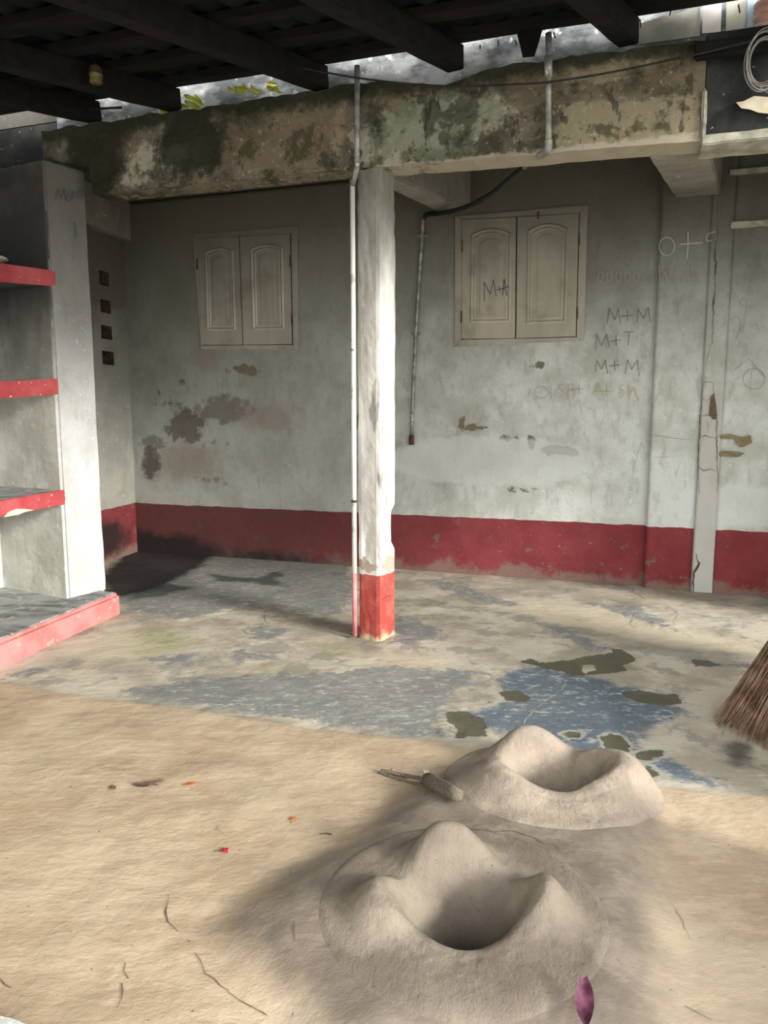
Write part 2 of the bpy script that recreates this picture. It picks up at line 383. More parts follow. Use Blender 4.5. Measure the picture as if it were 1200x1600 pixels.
def m_stove(name='smeared_clay', k=.86):
    m = M(name, .92)
    m.base = grey_clay(m, k)
    m.layer('char', (.045, .042, .038), .05, .12, 8, 3, .8)
    m.bump(m.noise(70, 6, .75), .35, .004); m.bump(m.noise(20, 7, .7, stretch=(1, .6, 1)), .55, .011); m.bump(m.noise(9, 7, .75, stretch=(1.5, .8, 1), seed=61), .45, .03); return m.done()
MAT['stove'] = m_stove(); MAT['stove2'] = m_stove('pale_clay', 1.22)  # stove2: same clay recipe scaled brighter for the farther stove

def grid_mesh(name, P, nu, nv, mat, attrs=None, keep=None, parent=None):
    """P: (nv*nu,3) array, row major"""
    idx = np.arange(nu*nv).reshape(nv, nu)
    f = np.stack([idx[:-1, :-1], idx[:-1, 1:], idx[1:, 1:], idx[1:, :-1]], -1).reshape(-1, 4)
    if keep is not None: f = f[keep]
    me = bpy.data.meshes.new(name); me.vertices.add(len(P)); me.vertices.foreach_set('co', P.astype(np.float32).ravel())
    me.loops.add(f.size); me.loops.foreach_set('vertex_index', f.astype(np.int32).ravel())
    me.polygons.add(len(f)); me.polygons.foreach_set('loop_start', np.arange(0, f.size, 4, dtype=np.int32))
    me.update(calc_edges=True)
    for k, v in (attrs or {}).items():
        a = me.attributes.new(k, 'FLOAT', 'POINT'); a.data.foreach_set('value', np.asarray(v, np.float32).ravel())
    return link(name, me, mat, parent, True)
def addattr(o, names, fn=None):
    me = o.data; n = len(me.vertices); co = np.zeros(n*3, np.float32); me.vertices.foreach_get('co', co); co = co.reshape(-1, 3)
    d = fn(co) if fn else {}
    for k in names:
        a = me.attributes.new(k, 'FLOAT', 'POINT'); a.data.foreach_set('value', np.asarray(d.get(k, np.full(n, -9.0)), np.float32))
def umax(*a):
    r = a[0]
    for b in a[1:]: r = np.maximum(r, b)
    return r

# ================================================================== FLOOR
xs = np.concatenate([np.arange(-12, -4.2, .4), np.arange(-4.2, 4.41, .025), np.arange(4.8, 12, .4)]); ys = np.concatenate([np.arange(-12, .6, .4), np.arange(.6, 8.6, .025)])
X, Y = np.meshgrid(xs, ys); nx, ny = len(xs), len(ys)
def fp(px): return [FL(*p)[:2] for p in px]
def sp(px): return sdpoly(X, Y, fp(px))
plat_far = sp([(690, 1185), (800, 1150), (1000, 1180), (1050, 1330), (960, 1350), (880, 1338), (800, 1305), (720, 1300)])
mud = sp([(-900, 1010), (0, 1066), (60, 1076), (150, 1091), (240, 1101), (330, 1112), (480, 1137), (600, 1152), (680, 1158), (760, 1172), (840, 1190), (930, 1205), (1030, 1228), (1130, 1238), (1200, 1244), (1900, 1300), (2500, 2300), (-2500, 2300)])
plat = sdpoly(X, Y, [FL(*p, .04)[:2] for p in [(690, 1185), (600, 1235), (540, 1290), (440, 1345), (345, 1400), (325, 1455), (350, 1520), (420, 1590), (520, 1720), (1100, 1720), (1075, 1500), (1050, 1330), (1060, 1260), (1010, 1200), (860, 1165)]])
blue = umax(sp([(820, 1030), (900, 1050), (960, 1060), (1060, 1090), (1100, 1120), (1040, 1140), (1010, 1165), (1080, 1195), (1150, 1215), (1120, 1232), (1030, 1222), (930, 1180), (800, 1155), (770, 1150), (690, 1140), (700, 1110), (790, 1090), (760, 1060)]),
            sp([(680, 1135), (760, 1150), (700, 1160), (640, 1150)]))
grey = umax(sp([(180, 1080), (300, 1060), (480, 1050), (620, 1040), (760, 1050), (700, 1100), (690, 1155), (560, 1140), (400, 1118), (260, 1100)]),
            sp([(240, 905), (330, 868), (460, 872), (546, 882), (560, 930), (520, 965), (440, 955), (380, 945), (300, 970), (200, 955), (170, 940)]),
            sp([(620, 960), (700, 985), (650, 1015), (610, 1005)]), sp([(360, 1015), (440, 1022), (450, 1030), (370, 1036)]), sp([(225, 1028), (320, 1018), (300, 1040), (220, 1036)]),
            sp([(10, 1050), (75, 1038), (80, 1046), (40, 1062), (10, 1060)]), sp([(380, 975), (470, 985), (400, 1005)]),
            sp([(840, 975), (900, 985), (960, 1020), (900, 1015)]), sp([(1060, 1025), (1200, 1040), (1200, 1050), (1080, 1040)]),
            sp([(640, 905), (720, 910), (830, 950), (760, 945)]), sp([(1090, 1000), (900, 940), (1000, 945)])-.02)
olive = umax(sp([(820, 1026), (850, 1034), (880, 1030), (930, 1024), (960, 1018), (940, 1012), (975, 1015), (995, 1032), (975, 1038), (985, 1048), (940, 1052), (900, 1056), (880, 1050), (850, 1044), (815, 1034)]),
             sp([(770, 1078), (815, 1080), (830, 1090), (825, 1098), (790, 1094)]), sp([(745, 1098), (775, 1090), (770, 1099)]),
             sp([(965, 1080), (1010, 1080), (1060, 1085), (1070, 1098), (1040, 1103), (990, 1095)]),
             sp([(690, 1110), (730, 1108), (760, 1130), (760, 1150), (715, 1152), (705, 1130)]),
             sdell(X, Y, *FL(896, 1147)[:2], .045, .035), sp([(938, 1150), (960, 1145), (988, 1163), (985, 1175), (960, 1178), (942, 1165)]),
             sp([(995, 1172), (1035, 1170), (1042, 1182), (1015, 1188), (995, 1184)]), sp([(975, 1200), (1015, 1196), (1045, 1210), (1020, 1218), (985, 1214)]),
             sp([(1075, 1028), (1110, 1032), (1130, 1040), (1085, 1042)]))
rim = np.where(sdpoly(X, Y, fp([(840, 1120), (1060, 1135), (1080, 1230), (900, 1210)])) > 0, olive+.02, -9)
hole = sp([(905, 1040), (925, 1038), (935, 1045), (915, 1050)])
olive = np.minimum(olive, -hole); 
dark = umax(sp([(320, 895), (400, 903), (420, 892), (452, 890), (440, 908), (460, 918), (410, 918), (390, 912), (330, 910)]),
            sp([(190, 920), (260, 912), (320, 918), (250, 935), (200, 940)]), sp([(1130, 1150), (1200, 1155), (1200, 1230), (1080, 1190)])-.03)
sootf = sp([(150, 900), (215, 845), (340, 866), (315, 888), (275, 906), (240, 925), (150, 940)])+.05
moss = umax(sp([(200, 975), (300, 965), (340, 1010), (250, 1035), (130, 1030)]), sp([(340, 1030), (480, 1035), (520, 1060), (430, 1060)]), sp([(460, 1005), (550, 1000), (590, 1030), (490, 1040)]),
            sp([(610, 1000), (700, 1020), (650, 1040)]), sp([(900, 980), (1080, 985), (1060, 1010), (960, 1000)]), sp([(640, 955), (700, 960), (670, 975)]))
cream = umax(sp([(720, 930), (900, 945), (1080, 985), (1200, 1000), (1200, 1030), (1050, 1015), (900, 985), (760, 950)]), sp([(80, 1010), (200, 985), (260, 1010), (120, 1050)]), sp([(600, 1010), (720, 1040), (690, 1055), (560, 1050)]))
STV = [dict(c=(.225, 1.985), r=.205, base=.085), dict(c=(.655, 2.80), r=.20, base=.125)]
def platform_h(X, Y, sd): return .070*sstep(-.03, .24, sd)
Z = .004*fbm(X*1.5, Y*1.5, 3)
Z += .006*sstep(-.005, .02, mud)+sstep(0, .1, mud)*(.020*fbm(X*2.2+5, Y*2.2, 4)+.004*fbm(X*12, Y*14, 3))
Z += platform_h(X, Y, plat)
Z -= .004*sstep(-.003, .006, olive)
Z += .004*sstep(-.01, .01, grey+fbm(X*9, Y*9)*.2)
Zs = Z.copy()
for s_ in STV:
    d = np.hypot(X-s_['c'][0], Y-s_['c'][1]); Z = np.where(d < .36, Zs-.35, Z)
def zfloor(x, y):
    i = min(max(int(np.searchsorted(xs, x))-1, 0), nx-2); j = min(max(int(np.searchsorted(ys, y))-1, 0), ny-2)
    a = min(1, max(0, (x-xs[i])/(xs[i+1]-xs[i]))); b = min(1, max(0, (y-ys[j])/(ys[j+1]-ys[j])))
    return float((Zs[j, i]*(1-a)+Zs[j, i+1]*a)*(1-b)+(Zs[j+1, i]*(1-a)+Zs[j+1, i+1]*a)*b)
floor = grid_mesh('floor', np.stack([X, Y, Z], -1).reshape(-1, 3), nx, ny, MAT['floor'],
    dict(mud=mud, plat=plat, blue=blue, grey=grey, olive=olive, rim=rim, dark=dark, sootf=sootf, moss=moss, cream=cream))
tag(floor, 'uneven floor of tan clay in front and worn blue and grey cement behind', kind='structure')
bm = bmesh.new(); hexa(bm, [(-14, -14, -.9), (14, -14, -.9), (14, 14, -.9), (-14, 14, -.9)], [(-14, -14, -.5), (14, -14, -.5), (14, 14, -.5), (-14, 14, -.5)])
o = bmobj('ground', bm, simple('yard_earth', (.30, .22, .14), (.42, .33, .22), 3)); tag(o, 'bare earth of the yard around the building', kind='structure')

# ================================================================== BACK WALL
def wall_attrs(P):
    q = P-A0; s = q@U; z = P[:, 2]
    def E(px, py, rx, ry): a = st(PT(px, py)); return sdell(s, z, a[0], a[2], rx, ry)
    def pg(l): return sdpoly(s, z, [(st(PT(*p, .09))[0], st(PT(*p, .09))[2]) for p in l])
    d = {}
    d['stain'] = umax(E(380, 580, .16, .05), E(235, 730, .13, .22)-.02, E(350, 640, .5, .22)-.06, E(240, 690, .2, .1), E(880, 755, .3, .05)-.04, E(560, 660, .1, .1), E(330, 750, .4, .12)-.06)
    d['brown'] = umax(E(290, 665, .26, .20), E(235, 725, .15, .20), E(268, 632, .14, .06), E(330, 690, .15, .05))
    d['pinkish'] = umax(E(420, 650, .5, .2), E(290, 720, .5, .25), E(320, 560, .3, .3)-.1)
    d['peel'] = umax(E(868, 703, .11, .035), E(890, 706, .05, .028), E(722, 665, .02, .05), E(830, 690, .025, .05), E(843, 570, .04, .016), E(740, 668, .06, .012), E(795, 685, .05, .015), E(815, 765, .1, .012)-.005, E(285, 598, .02, .025), E(248, 613, .015, .012), E(382, 576, .09, .03), E(395, 583, .05, .025))
    d['pale'] = umax(E(760, 720, 1.1, .25), E(830, 380, .05, .1), E(1150, 790, .6, .2))
    d['peel'] = d['peel']+.014
    d['strip'] = np.where(s > 5.68, -9.0, -9)
    d['grime_shade'] = 3.4-s  # left bay: dirt, with its dimmer light also put into the colour
    d['blackstain'] = umax(E(262, 862, .95, .24), E(420, 872, .9, .12), E(215, 860, .4, .32))
    return d
WN = ('grime_shade', 'stain', 'brown', 'pinkish', 'peel', 'pale', 'strip', 'blackstain')
def wall_grid(name, s0, s1, t, z0, z1, mat, step=.03, parent=None, thick=.22):
    nu = int((s1-s0)/step)+1; nv = int((z1-z0)/step)+1
    S, ZZ = np.meshgrid(np.linspace(s0, s1, nu), np.linspace(z0, z1, nv))
    T = t+.012*fbm(S*2, ZZ*2, 3)+.004*fbm(S*9, ZZ*9, 3)
    edge = (S <= s0+1e-6) | (S >= s1-1e-6) | (ZZ <= z0+1e-6) | (ZZ >= z1-1e-6)
    T = np.where(edge, t-thick, T)
    P = A0+S[..., None]*U+T[..., None]*N+ZZ[..., None]*np.array([0, 0, 1]); P = P.reshape(-1, 3)
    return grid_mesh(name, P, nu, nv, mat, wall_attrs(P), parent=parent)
S_P = st(PT(1003, 822))[0]                   # left edge of the pilaster
S_J = st(PT(1086, 800))[0]
S_R = st(PT(1118, 700))[0]
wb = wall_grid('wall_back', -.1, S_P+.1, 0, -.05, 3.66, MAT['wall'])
tag(wb, 'long back wall with sooty limewash above a dark red dado', kind='structure')
# plastered pilaster, joint strip and right-hand wall
pil = wall_grid('wall_pilaster', S_P+.01, S_J+.04, .07, -.05, 3.66, MAT['wall'], thick=.2)
tag(pil, 'shallow pilaster of the back wall under the right cross beam', kind='structure')
js = wall_grid('wall_joint', st(PT(1083, 800, .1))[0], st(PT(1124, 800, .1))[0], .100, -.05, 3.66, MAT['wall'], step=.02, thick=.15)
_a = js.data.attributes['strip']; _a.data.foreach_set('value', np.array([1.75-v.co.z for v in js.data.vertices], np.float32))
tag(js, 'cracked mortar joint between pilaster and right wall', kind='structure')
rw = wall_grid('wall_right', S_R+.0, 9.0, .088, -.05, 3.68, MAT['wall'], thick=.25)
tag(rw, 'right stretch of wall beyond the cracked joint', kind='structure')
bm = bmesh.new(); a = st(PT(1142, 348, .1)); box_st(bm, a[0], 9, .05, .135, a[2]-.05, a[2]); rough(bm, .05, .006, 10, .008)
a = st(PT(1140, 270, .1)); box_st(bm, a[0], 9, .05, .125, a[2]-.02, a[2]+.015)
o = bmobj('trim_1', bm, MAT['lip']); tag(o, 'rough pale plaster ledges across the right wall', kind='structure')

# side wall with four square vent holes
LS = .10
def LW(t, z, off=0): return F(LS*t+off, t, z)
Lp0 = LW(0, 0); Ln = np.cross(LW(1, 0)-Lp0, [0, 0, 1]); Ln /= np.linalg.norm(Ln)
def ltz(px, py): p = onpl(px, py, Lp0, Ln); return float(np.dot(p-A0, N)), float(p[2])
holes = []
for (x0, y0, x1, y1) in ((155, 424, 170, 446), (157, 469, 173, 489), (158, 509, 175, 530), (160, 549, 178, 570)):
    ta, za = ltz(x0, (y0+y1)/2); tb, zb = ltz(x1, (y0+y1)/2); _, zt = ltz((x0+x1)/2, y0); _, zu = ltz((x0+x1)/2, y1)
    holes.append((min(ta, tb), max(ta, tb), min(zt, zu), max(zt, zu)))
tl = sorted(set([round(v, 4) for v in list(np.linspace(-.05, 2.3, 60))+[h[i] for h in holes for i in (0, 1)]]))
zl = sorted(set([round(v, 4) for v in list(np.linspace(-.05, 3.66, 90))+[h[i] for h in holes for i in (2, 3)]]))
T_, Z_ = np.meshgrid(tl, zl); P = np.stack([LW(t, z) for t, z in zip(T_.ravel(), Z_.ravel())])
tc = (T_[:-1, :-1]+T_[1:, 1:])/2; zc = (Z_[:-1, :-1]+Z_[1:, 1:])/2; keep = np.ones(tc.shape, bool)
for h in holes: keep &= ~((tc > h[0]) & (tc < h[1]) & (zc > h[2]) & (zc < h[3]))
sa = {k: np.full(len(P), -9.0) for k in WN}
q = T_.ravel(); zz_ = Z_.ravel()
sa['stain'] = umax(sdell(q, zz_, .9, .8, .35, .2)-.03, sdell(q, zz_, .4, 2.9, .7, .4)); sa['blackstain'] = sdell(q, zz_, .6, .22, .6, .24)
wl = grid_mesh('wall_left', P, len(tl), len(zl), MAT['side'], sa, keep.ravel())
tag(wl, 'narrow side wall of the back bay with four square vent holes', kind='structure')
for h in holes:
    bm = bmesh.new(); t0, t1, z0, z1 = h; D = -.14
    c = [(t0, z0), (t1, z0), (t1, z1), (t0, z1)]
    a = [bm.verts.new(LW(t, z)) for t, z in c]; b = [bm.verts.new(LW(t, z, D)) for t, z in c]
    for k in range(4): bm.faces.new([a[k], a[(k+1) % 4], b[(k+1) % 4], b[k]])
    bm.faces.new(b)
    bmobj('vent_hole', bm, simple('dark_brick_reveal', (.05, .035, .03), (.14, .09, .075), 30), wl)
# ceiling slab of the back bay, cross beams
bm = bmesh.new(); box_st(bm, -.4, 9.2, -.25, 1.97, 3.64, 3.76)
tag(bmobj('ceiling', bm, MAT['ceil']), 'dark sooty concrete ceiling of the back bay', kind='structure')
def cross_beam(name, far, near, ztop, label):
    f0, f1 = PT(*far[0], .03), PT(*far[1], .03); n0, n1 = PT(*near[0], 2.03), PT(*near[1], 2.03)
    bm = bmesh.new(); up = lambda p: np.array([p[0], p[1], ztop])
    hexa(bm, [n0, n1, f1, f0], [up(n0), up(n1), up(f1), up(f0)]); rough(bm, .06, .006, 7, .01)
    tag(bmobj(name, bm, MAT['cross']), label, 'beam')
cross_beam('cross_beam', ((688, 333), (735, 329)), ((565, 276), (582, 262)), 3.64, 'plastered cross beam running back from the free pillar')
cross_beam('cross_beam', ((1055, 309), (1126, 305)), ((1014, 247), (1110, 238)), 3.64, 'plastered cross beam ending over the wall pilaster on the right')
bm = bmesh.new(); a = st(PT(203, 376)); n_ = ltz(141, 369)
hexa(bm, [LW(2.0, a[2]-.03, -.02), LW(2.0, a[2]-.03, .09), LW(-.02, a[2], .09), LW(-.02, a[2], -.02)], [LW(2.0, 3.66, -.02), LW(2.0, 3.66, .09), LW(-.02, 3.66, .09), LW(-.02, 3.66, -.02)])
rough(bm, .06, .004, 7, .008)
tag(bmobj('cross_beam', bm, MAT['cross']), 'shallow plastered beam along the top of the vented side wall', 'beam')

# ================================================================== FRONT BEAM
def beam_zone(P):
    q = P-A0; s = q@U; z = P[:, 2]; d = {}
    def E(px, py, rx, ry): a = st(PT(px, py, 2.24)); return sdell(s, z, a[0], a[2], rx, ry)
    d['mold'] = umax(z-3.33, E(300, 225, .35, .25), E(720, 220, .12, .12), E(590, 190, .08, .25), E(150, 230, .3, .4), E(660, 130, .3, .1), E(1000, 110, .6, .06), E(950, 140, .3, .06))
    d['flake'] = umax(E(240, 250, .4, .18), E(700, 190, .55, .26)-.03, E(200, 285, .2, .1), E(580, 230, .2, .2), E(610, 220, .2, .3)-.03)-.05
    d['flake2'] = umax(E(680, 200, .5, .26))-.05
    d['newp'] = umax(sdpoly(s, z, [(st(PT(*p, 2.24))[0], st(PT(*p, 2.24))[2]) for p in [(830, 250), (835, 210), (870, 190), (880, 160), (1095, 140), (1110, 260)]]), E(960, 110, .6, .06), E(530, 200, .06, .2))
    d['brownp'] = umax(E(430, 220, .5, .2), E(180, 240, .2, .2), E(850, 130, .25, .15), E(1040, 110, .3, .12), E(480, 200, .3, .2))
    d['lip'] = .035-(z-2.965)+0*s
    return d
BN = ('mold', 'flake', 'flake2', 'newp', 'brownp', 'lip')
sB0 = st(PT(64, 250, 2.24))[0]; sB1 = st(PT(1098, 200, 2.24))[0]
bm = bmesh.new()
top = [(64, 205), (180, 188), (250, 176), (330, 165), (490, 142), (560, 128), (640, 128), (690, 133), (760, 108), (840, 95), (960, 80), (1040, 70), (1098, 64)]
bot = [(64, 246), (137, 265), (140, 304), (400, 278), (540, 263), (620, 259), (700, 252), (850, 240), (960, 230), (1098, 221)]
txs = sorted(set(list(np.linspace(64, 1098, 105))+[137, 140.0])); SS = [st(PT(x, 200, 2.24))[0] for x in txs]
TZ = [st(PT(x, np.interp(x, [p[0] for p in top], [p[1] for p in top]), 2.24))[2] for x in txs]
BZ = [st(PT(x, np.interp(x, [p[0] for p in bot], [p[1] for p in bot]), 2.24))[2] for x in txs]
nj = 16; rows = []
for i, s in enumerate(SS):
    tz = TZ[i]+.02*fbm(np.array([s*6]), np.array([3.]))[0]+.035*fbm(np.array([s*14]), np.array([8.]))[0]; bz = BZ[i]+.012*fbm(np.array([s*9]), np.array([1.]))[0]
    ring = []
    for j in range(nj+1):
        z = bz+(tz-bz)*j/nj; t = 2.24+.035*fbm(np.array([s*4]), np.array([z*6]))[0]+.02*fbm(np.array([s*18]), np.array([z*18]))[0]
        if s > st(PT(840, 200, 2.24))[0] and z < tz-.17: t = 2.235
        if j in (0,): t += .006
        ring.append(F(s, t, z))
    ring += [F(s, 2.13, tz+.01), F(s, 2.04, tz)]
    for j in range(3): ring.append(F(s, 2.04, tz+(bz-tz)*(j+1)/3))
    ring.append(F(s, 2.14, bz+.006*math.sin(s*30)))
    rows.append([bm.verts.new(p) for p in ring])
n_r = len(rows[0])
for a, b in zip(rows, rows[1:]):
    for k in range(n_r): bm.faces.new([a[k], b[k], b[(k+1) % n_r], a[(k+1) % n_r]])
bm.faces.new(rows[0]); bm.faces.new(rows[-1][::-1]); bmesh.ops.recalc_face_normals(bm, faces=bm.faces)
fb = bmobj('front_beam', bm, MAT['beam'], smooth=False); addattr(fb, BN, lambda co: beam_zone(co.astype(float)))
tag(fb, 'long crumbling mossy concrete beam resting on the slim pillar', 'beam')

# soot black beam on the right with pale lip and bare patch
br = empty('sooty_beam', tuple(F(sB1+.02, 2.2, 2.95)))
tag(br, 'soot black beam right of the mossy beam, with a pale bottom lip', 'beam')
p = PT(1104, 218, 2.2); s0 = st(p)[0]
bm = bmesh.new(); box_st(bm, s0-.03, 9, 2.02, 2.2, st(PT(1150, 210, 2.2))[2], 3.5); rough(bm, .08, .012, 8, .01); bmobj('beam_body', bm, MAT['soot'], br)
bm = bmesh.new(); zl_ = st(PT(1150, 214, 2.23))[2]; box_st(bm, s0-.03, 9, 2.0, 2.25, zl_-.03, zl_+.022); rough(bm, .05, .006, 12, .008); bmobj('bottom_lip', bm, MAT['lip'], br)
bm = bmesh.new(); box_st(bm, s0-.035, s0-.012, 2.1, 2.255, zl_, st(PT(1100, 140, 2.24))[2]); rough(bm, .03, .012, 15, .01); bmobj('plaster_edge', bm, MAT['lip'], br)
bm = bmesh.new(); pp = [(1150, 160), (1162, 158), (1178, 150), (1205, 152), (1240, 160), (1235, 175), (1205, 178), (1185, 176), (1172, 171), (1158, 169)]
f0 = [bm.verts.new(PT(x, y, 2.235)) for x, y in pp]; f1 = [bm.verts.new(PT(x, y, 2.18)) for x, y in pp]
bm.faces.new(f0)
for k in range(len(pp)): bm.faces.new([f0[k], f1[k], f1[(k+1) % len(pp)], f0[(k+1) % len(pp)]])
bmesh.ops.recalc_face_normals(bm, faces=bm.faces)
bmobj('bare_patch', bm, MAT['patch'], br)
bm = bmesh.new(); hexa(bm, [PT(1085, 96, 2.3), PT(1085, 96, 2.2), PT(1300, 72, 2.2), PT(1300, 72, 2.3)], [PT(1085, 66, 2.3), PT(1085, 66, 2.2), PT(1300, 38, 2.2), PT(1300, 38, 2.3)]); rough(bm, .06, .01, 9, .01)
tag(bmobj('wall_plate', bm, MAT['wood']), 'charred timber plate lying along the top of the sooty beam', 'timber')

# ================================================================== PILLAR
P0, P1, P2 = FL(594, 1003), FL(560, 997), FL(618, 991); P3 = P1+P2-P0; ptop = 2.99
bm = bmesh.new(); nz = 60; per = []
for a, b in ((P0, P1), (P1, P3), (P3, P2), (P2, P0)):
    for k in range(6): per.append((a+(b-a)*k/6, k == 0))
cen = (P0+P3)/2; rows = []
for j in range(nz+1):
    z = ptop*j/nz; r = []
    for i, (p, c) in enumerate(per):
        q = p.copy(); q[2] = z; d = q-cen; d[2] = 0; d /= np.linalg.norm(d)
        w_ = .006*fbm(np.array([i*.9+z*4]), np.array([z*5]))[0]+(-.004 if c else 0)
        if z > 2.6: w_ -= .012*max(0, fbm(np.array([i*2.]), np.array([z*20]))[0])
        # knocked-off plaster on the right corner
        q2 = q+d*w_*2
        near = np.linalg.norm((p-P2)[:2]) if True else 0
        if .62 < z < .86 and near < .075: q2 -= d*.028*(1-near/.075)
        r.append(bm.verts.new(q2))
    rows.append(r)
n_r = len(per)
for a, b in zip(rows, rows[1:]):
    for k in range(n_r): bm.faces.new([a[k], a[(k+1) % n_r], b[(k+1) % n_r], b[k]])
bm.faces.new(rows[-1]); bm.faces.new(rows[0][::-1]); bmesh.ops.recalc_face_normals(bm, faces=bm.faces)
pillar = bmobj('pillar', bm, MAT['pillar']); tag(pillar, 'slim white pillar with worn red foot holding up the mossy beam', 'pillar')
# crack up the pillar corner
def vplane(a, b):
    n = np.cross(b-a, [0, 0, 1]); return a, n/np.linalg.norm(n)
def cracks(parent, name, polys, plane, mat, wd=.006, nrm=None, off=.004, sm=True):
    for pl_ in polys:
        w0 = wd
        if isinstance(pl_, tuple): pl_, w0 = pl_
        pts = [plane(*p) for p in pl_]
        # break each stretch into small jitters
        out = [pts[0]]
        for a, b in zip(pts, pts[1:]):
            L = np.linalg.norm(b-a); k = max(1, int(L/.025))
            for i in range(1, k+1):
                q = a+(b-a)*i/k
                if i < k or True: q = q+np.array([random.uniform(-1, 1)*.006, random.uniform(-1, 1)*.006, random.uniform(-1, 1)*.004 if abs(nrm[2]) < .5 else 0])
                out.append(q)
        n = len(out); ws = [w0*.6*(.3+.7*math.sin(math.pi*(i+.5)/n))*random.uniform(.5, 1.3) for i in range(n)]
        bm = bmesh.new(); ribbon(bm, out, ws, nrm, off); bmobj(name, bm, mat, parent)
pa, pn = vplane(P0, P2); pn = pn if pn[1] < 0 else -pn
cracks(pillar, 'crack', [([(598, 833), (595, 850), (594, 870), (597, 890), (599, 905)], .009), ([(594, 938), (600, 934), (610, 928)], .006)], lambda x, y: onpl(x, y, pa, pn), MAT['crack'], nrm=pn, off=.012)

# conduit pipe beside the pillar, from roof to floor
pipe = empty('pillar_conduit', tuple(FL(554, 998))); tag(pipe, 'thin vertical pipe fixed to the left side of the pillar', 'pipe')
pb = FL(554.5, 998, 0); pd = lambda z: np.array([pb[0], pb[1], z])
bm = bmesh.new(); tube(bm, [pd(.45), pd(1.6), pd(2.93)], .016, 12); bmobj('white_length', bm, MAT['whitepipe'], pipe, True)
bm = bmesh.new(); tube(bm, [pd(.02), pd(.45)], .0165, 12); bmobj('red_length', bm, MAT['redpipe'], pipe, True)
bm = bmesh.new(); q1 = PT(558, 262, 2.30); q2 = PT(558, 103, 2.30); tube(bm, [pd(2.9), q1, (q1+q2)/2, q2], .017, 12); bmobj('upper_length', bm, MAT['pipe'], pipe, True)
for z in (.93, 1.9):
    bm = bmesh.new(); tube(bm, [pd(z-.008), pd(z+.008)], .020, 12); bmobj('clamp', bm, MAT['rust'] if z < 1 else MAT['pipe'], pipe)

# ================================================================== UPSTAND behind the beam + things above
bm = bmesh.new(); box_st(bm, sB0, 9, 1.96, 2.05, 3.3, 4.3); rough(bm, .12, .015, 3)
tag(bmobj('wall_parapet', bm, MAT['tin']), 'grey weathered parapet seen between beam and roof', kind='structure')
def upleaf(name, px, mat, label, cat, t=2.09):
    bm = bmesh.new(); f0 = [bm.verts.new(PT(x, y, t)) for x, y in px]; f1 = [bm.verts.new(PT(x, y, t-.012)) for x, y in px]
    n = len(px); bm.faces.new(f0); bm.faces.new(f1[::-1])
    for k in range(n): bm.faces.new([f0[k], f1[k], f1[(k+1) % n], f0[(k+1) % n]])
    bmesh.ops.recalc_face_normals(bm, faces=bm.faces)
    tag(bmobj(name, bm, mat), label, cat)
upleaf('cement_panel', [(978, 72), (980, 42), (1094, 10), (1094, 56)], simple('grey_panel', (.22, .23, .21), (.34, .34, .31), 4), 'grey cement panel leaning behind the wall plate', 'panel')
upleaf('white_cloth', [(1097, 52), (1099, 8), (1128, 4), (1126, 50)], MAT['cloth_w'], 'white cloth hanging between grey panel and pale panel', 'cloth', 2.1)
upleaf('pale_panel', [(1134, 50), (1135, 2), (1168, -4), (1166, 46)], simple('pale_panel_paint', (.42, .43, .38), (.52, .52, .46), 4), 'pale upright panel right of the white cloth', 'panel')
upleaf('blue_sheet', [(1167, 45), (1168, -4), (1190, -8), (1188, 42)], MAT['cloth_b'], 'pale blue sheet beside the pink bundle', 'sheet', 2.11)
bm = bmesh.new(); a, b = PT(1196, 2, 2.12), PT(1196, 48, 2.12)
pts = [a+(b-a)*k/10 for k in range(11)]; tube(bm, pts, [.05+.012*math.sin(k*2.4) for k in range(11)], 14)
tag(bmobj('pink_bundle', bm, MAT['cloth_p'], smooth=True), 'rolled pink and white bundle tucked under the roof edge', 'bundle')
bm = bmesh.new(); box_st(bm, sB0-1.6, sB0-.02, 1.9, 2.0, 2.8, st(PT(30, 200, 2.0))[2]); tag(bmobj('opening_shade_box', bm, MAT['soot']), 'black box imitating the shade in the corner opening above the shelf unit', kind='structure')  # black box stands in for the shade inside the opening
bm = bmesh.new(); box_st(bm, sB0-1.6, sB0-.02, 1.8, 1.88, 3.2, 4.3); tag(bmobj('wall_corner_parapet', bm, MAT['tin']), 'grey strip of parapet above the dark corner opening', kind='structure')
# yellow green leaves over the parapet
def leafmesh(name, c, ax, side, L, W, mat, parent, curl=.1, nn=7):
    bm = bmesh.new(); c = Vector(c); ax = Vector(ax).normalized(); side = Vector(side).normalized(); up = ax.cross(side).normalized()
    rows = []
    for i in range(nn+1):
        k = i/nn; ww = W*math.sin(math.pi*min(1, k*.92+.06))**.8*(1-.25*k); 
        cc = c+ax*L*k+up*curl*L*math.sin(k*math.pi)
        rows.append([bm.verts.new(cc+side*ww/2*v+up*abs(v)*W*.18) for v in (-1, -.5, 0, .5, 1)])
    for a, b in zip(rows, rows[1:]):
        for k in range(4): bm.faces.new([a[k], a[k+1], b[k+1], b[k]])
    return bmobj(name, bm, mat, parent, True)
for gi, (cx, cy, n_, lab) in enumerate(((275, 158, 22, 'yellow green creeper leaves hanging over the left end of the parapet'), (390, 135, 12, 'small tuft of yellow green leaves on the parapet near the second rafter'))):
    root = empty('creeper', tuple(PT(cx, cy, 2.09))); tag(root, lab, 'plant')
    for k in range(n_):
        dx = random.uniform(-28, 32) if gi == 0 else random.uniform(-42, 42); dy = -dx*.13+random.uniform(-9, 8) if gi == 0 else -dx*.1+random.uniform(-5, 4)
        c = PT(cx+dx, cy+dy, 2.08+random.uniform(0, .04)); a = random.uniform(-1, 1)
        leafmesh('leaf', c, np.array([math.cos(a), .0, -.5+math.sin(a)*.5]), np.array([.2, -.6, .8]), .07, .035, MAT['green'], root, nn=3)

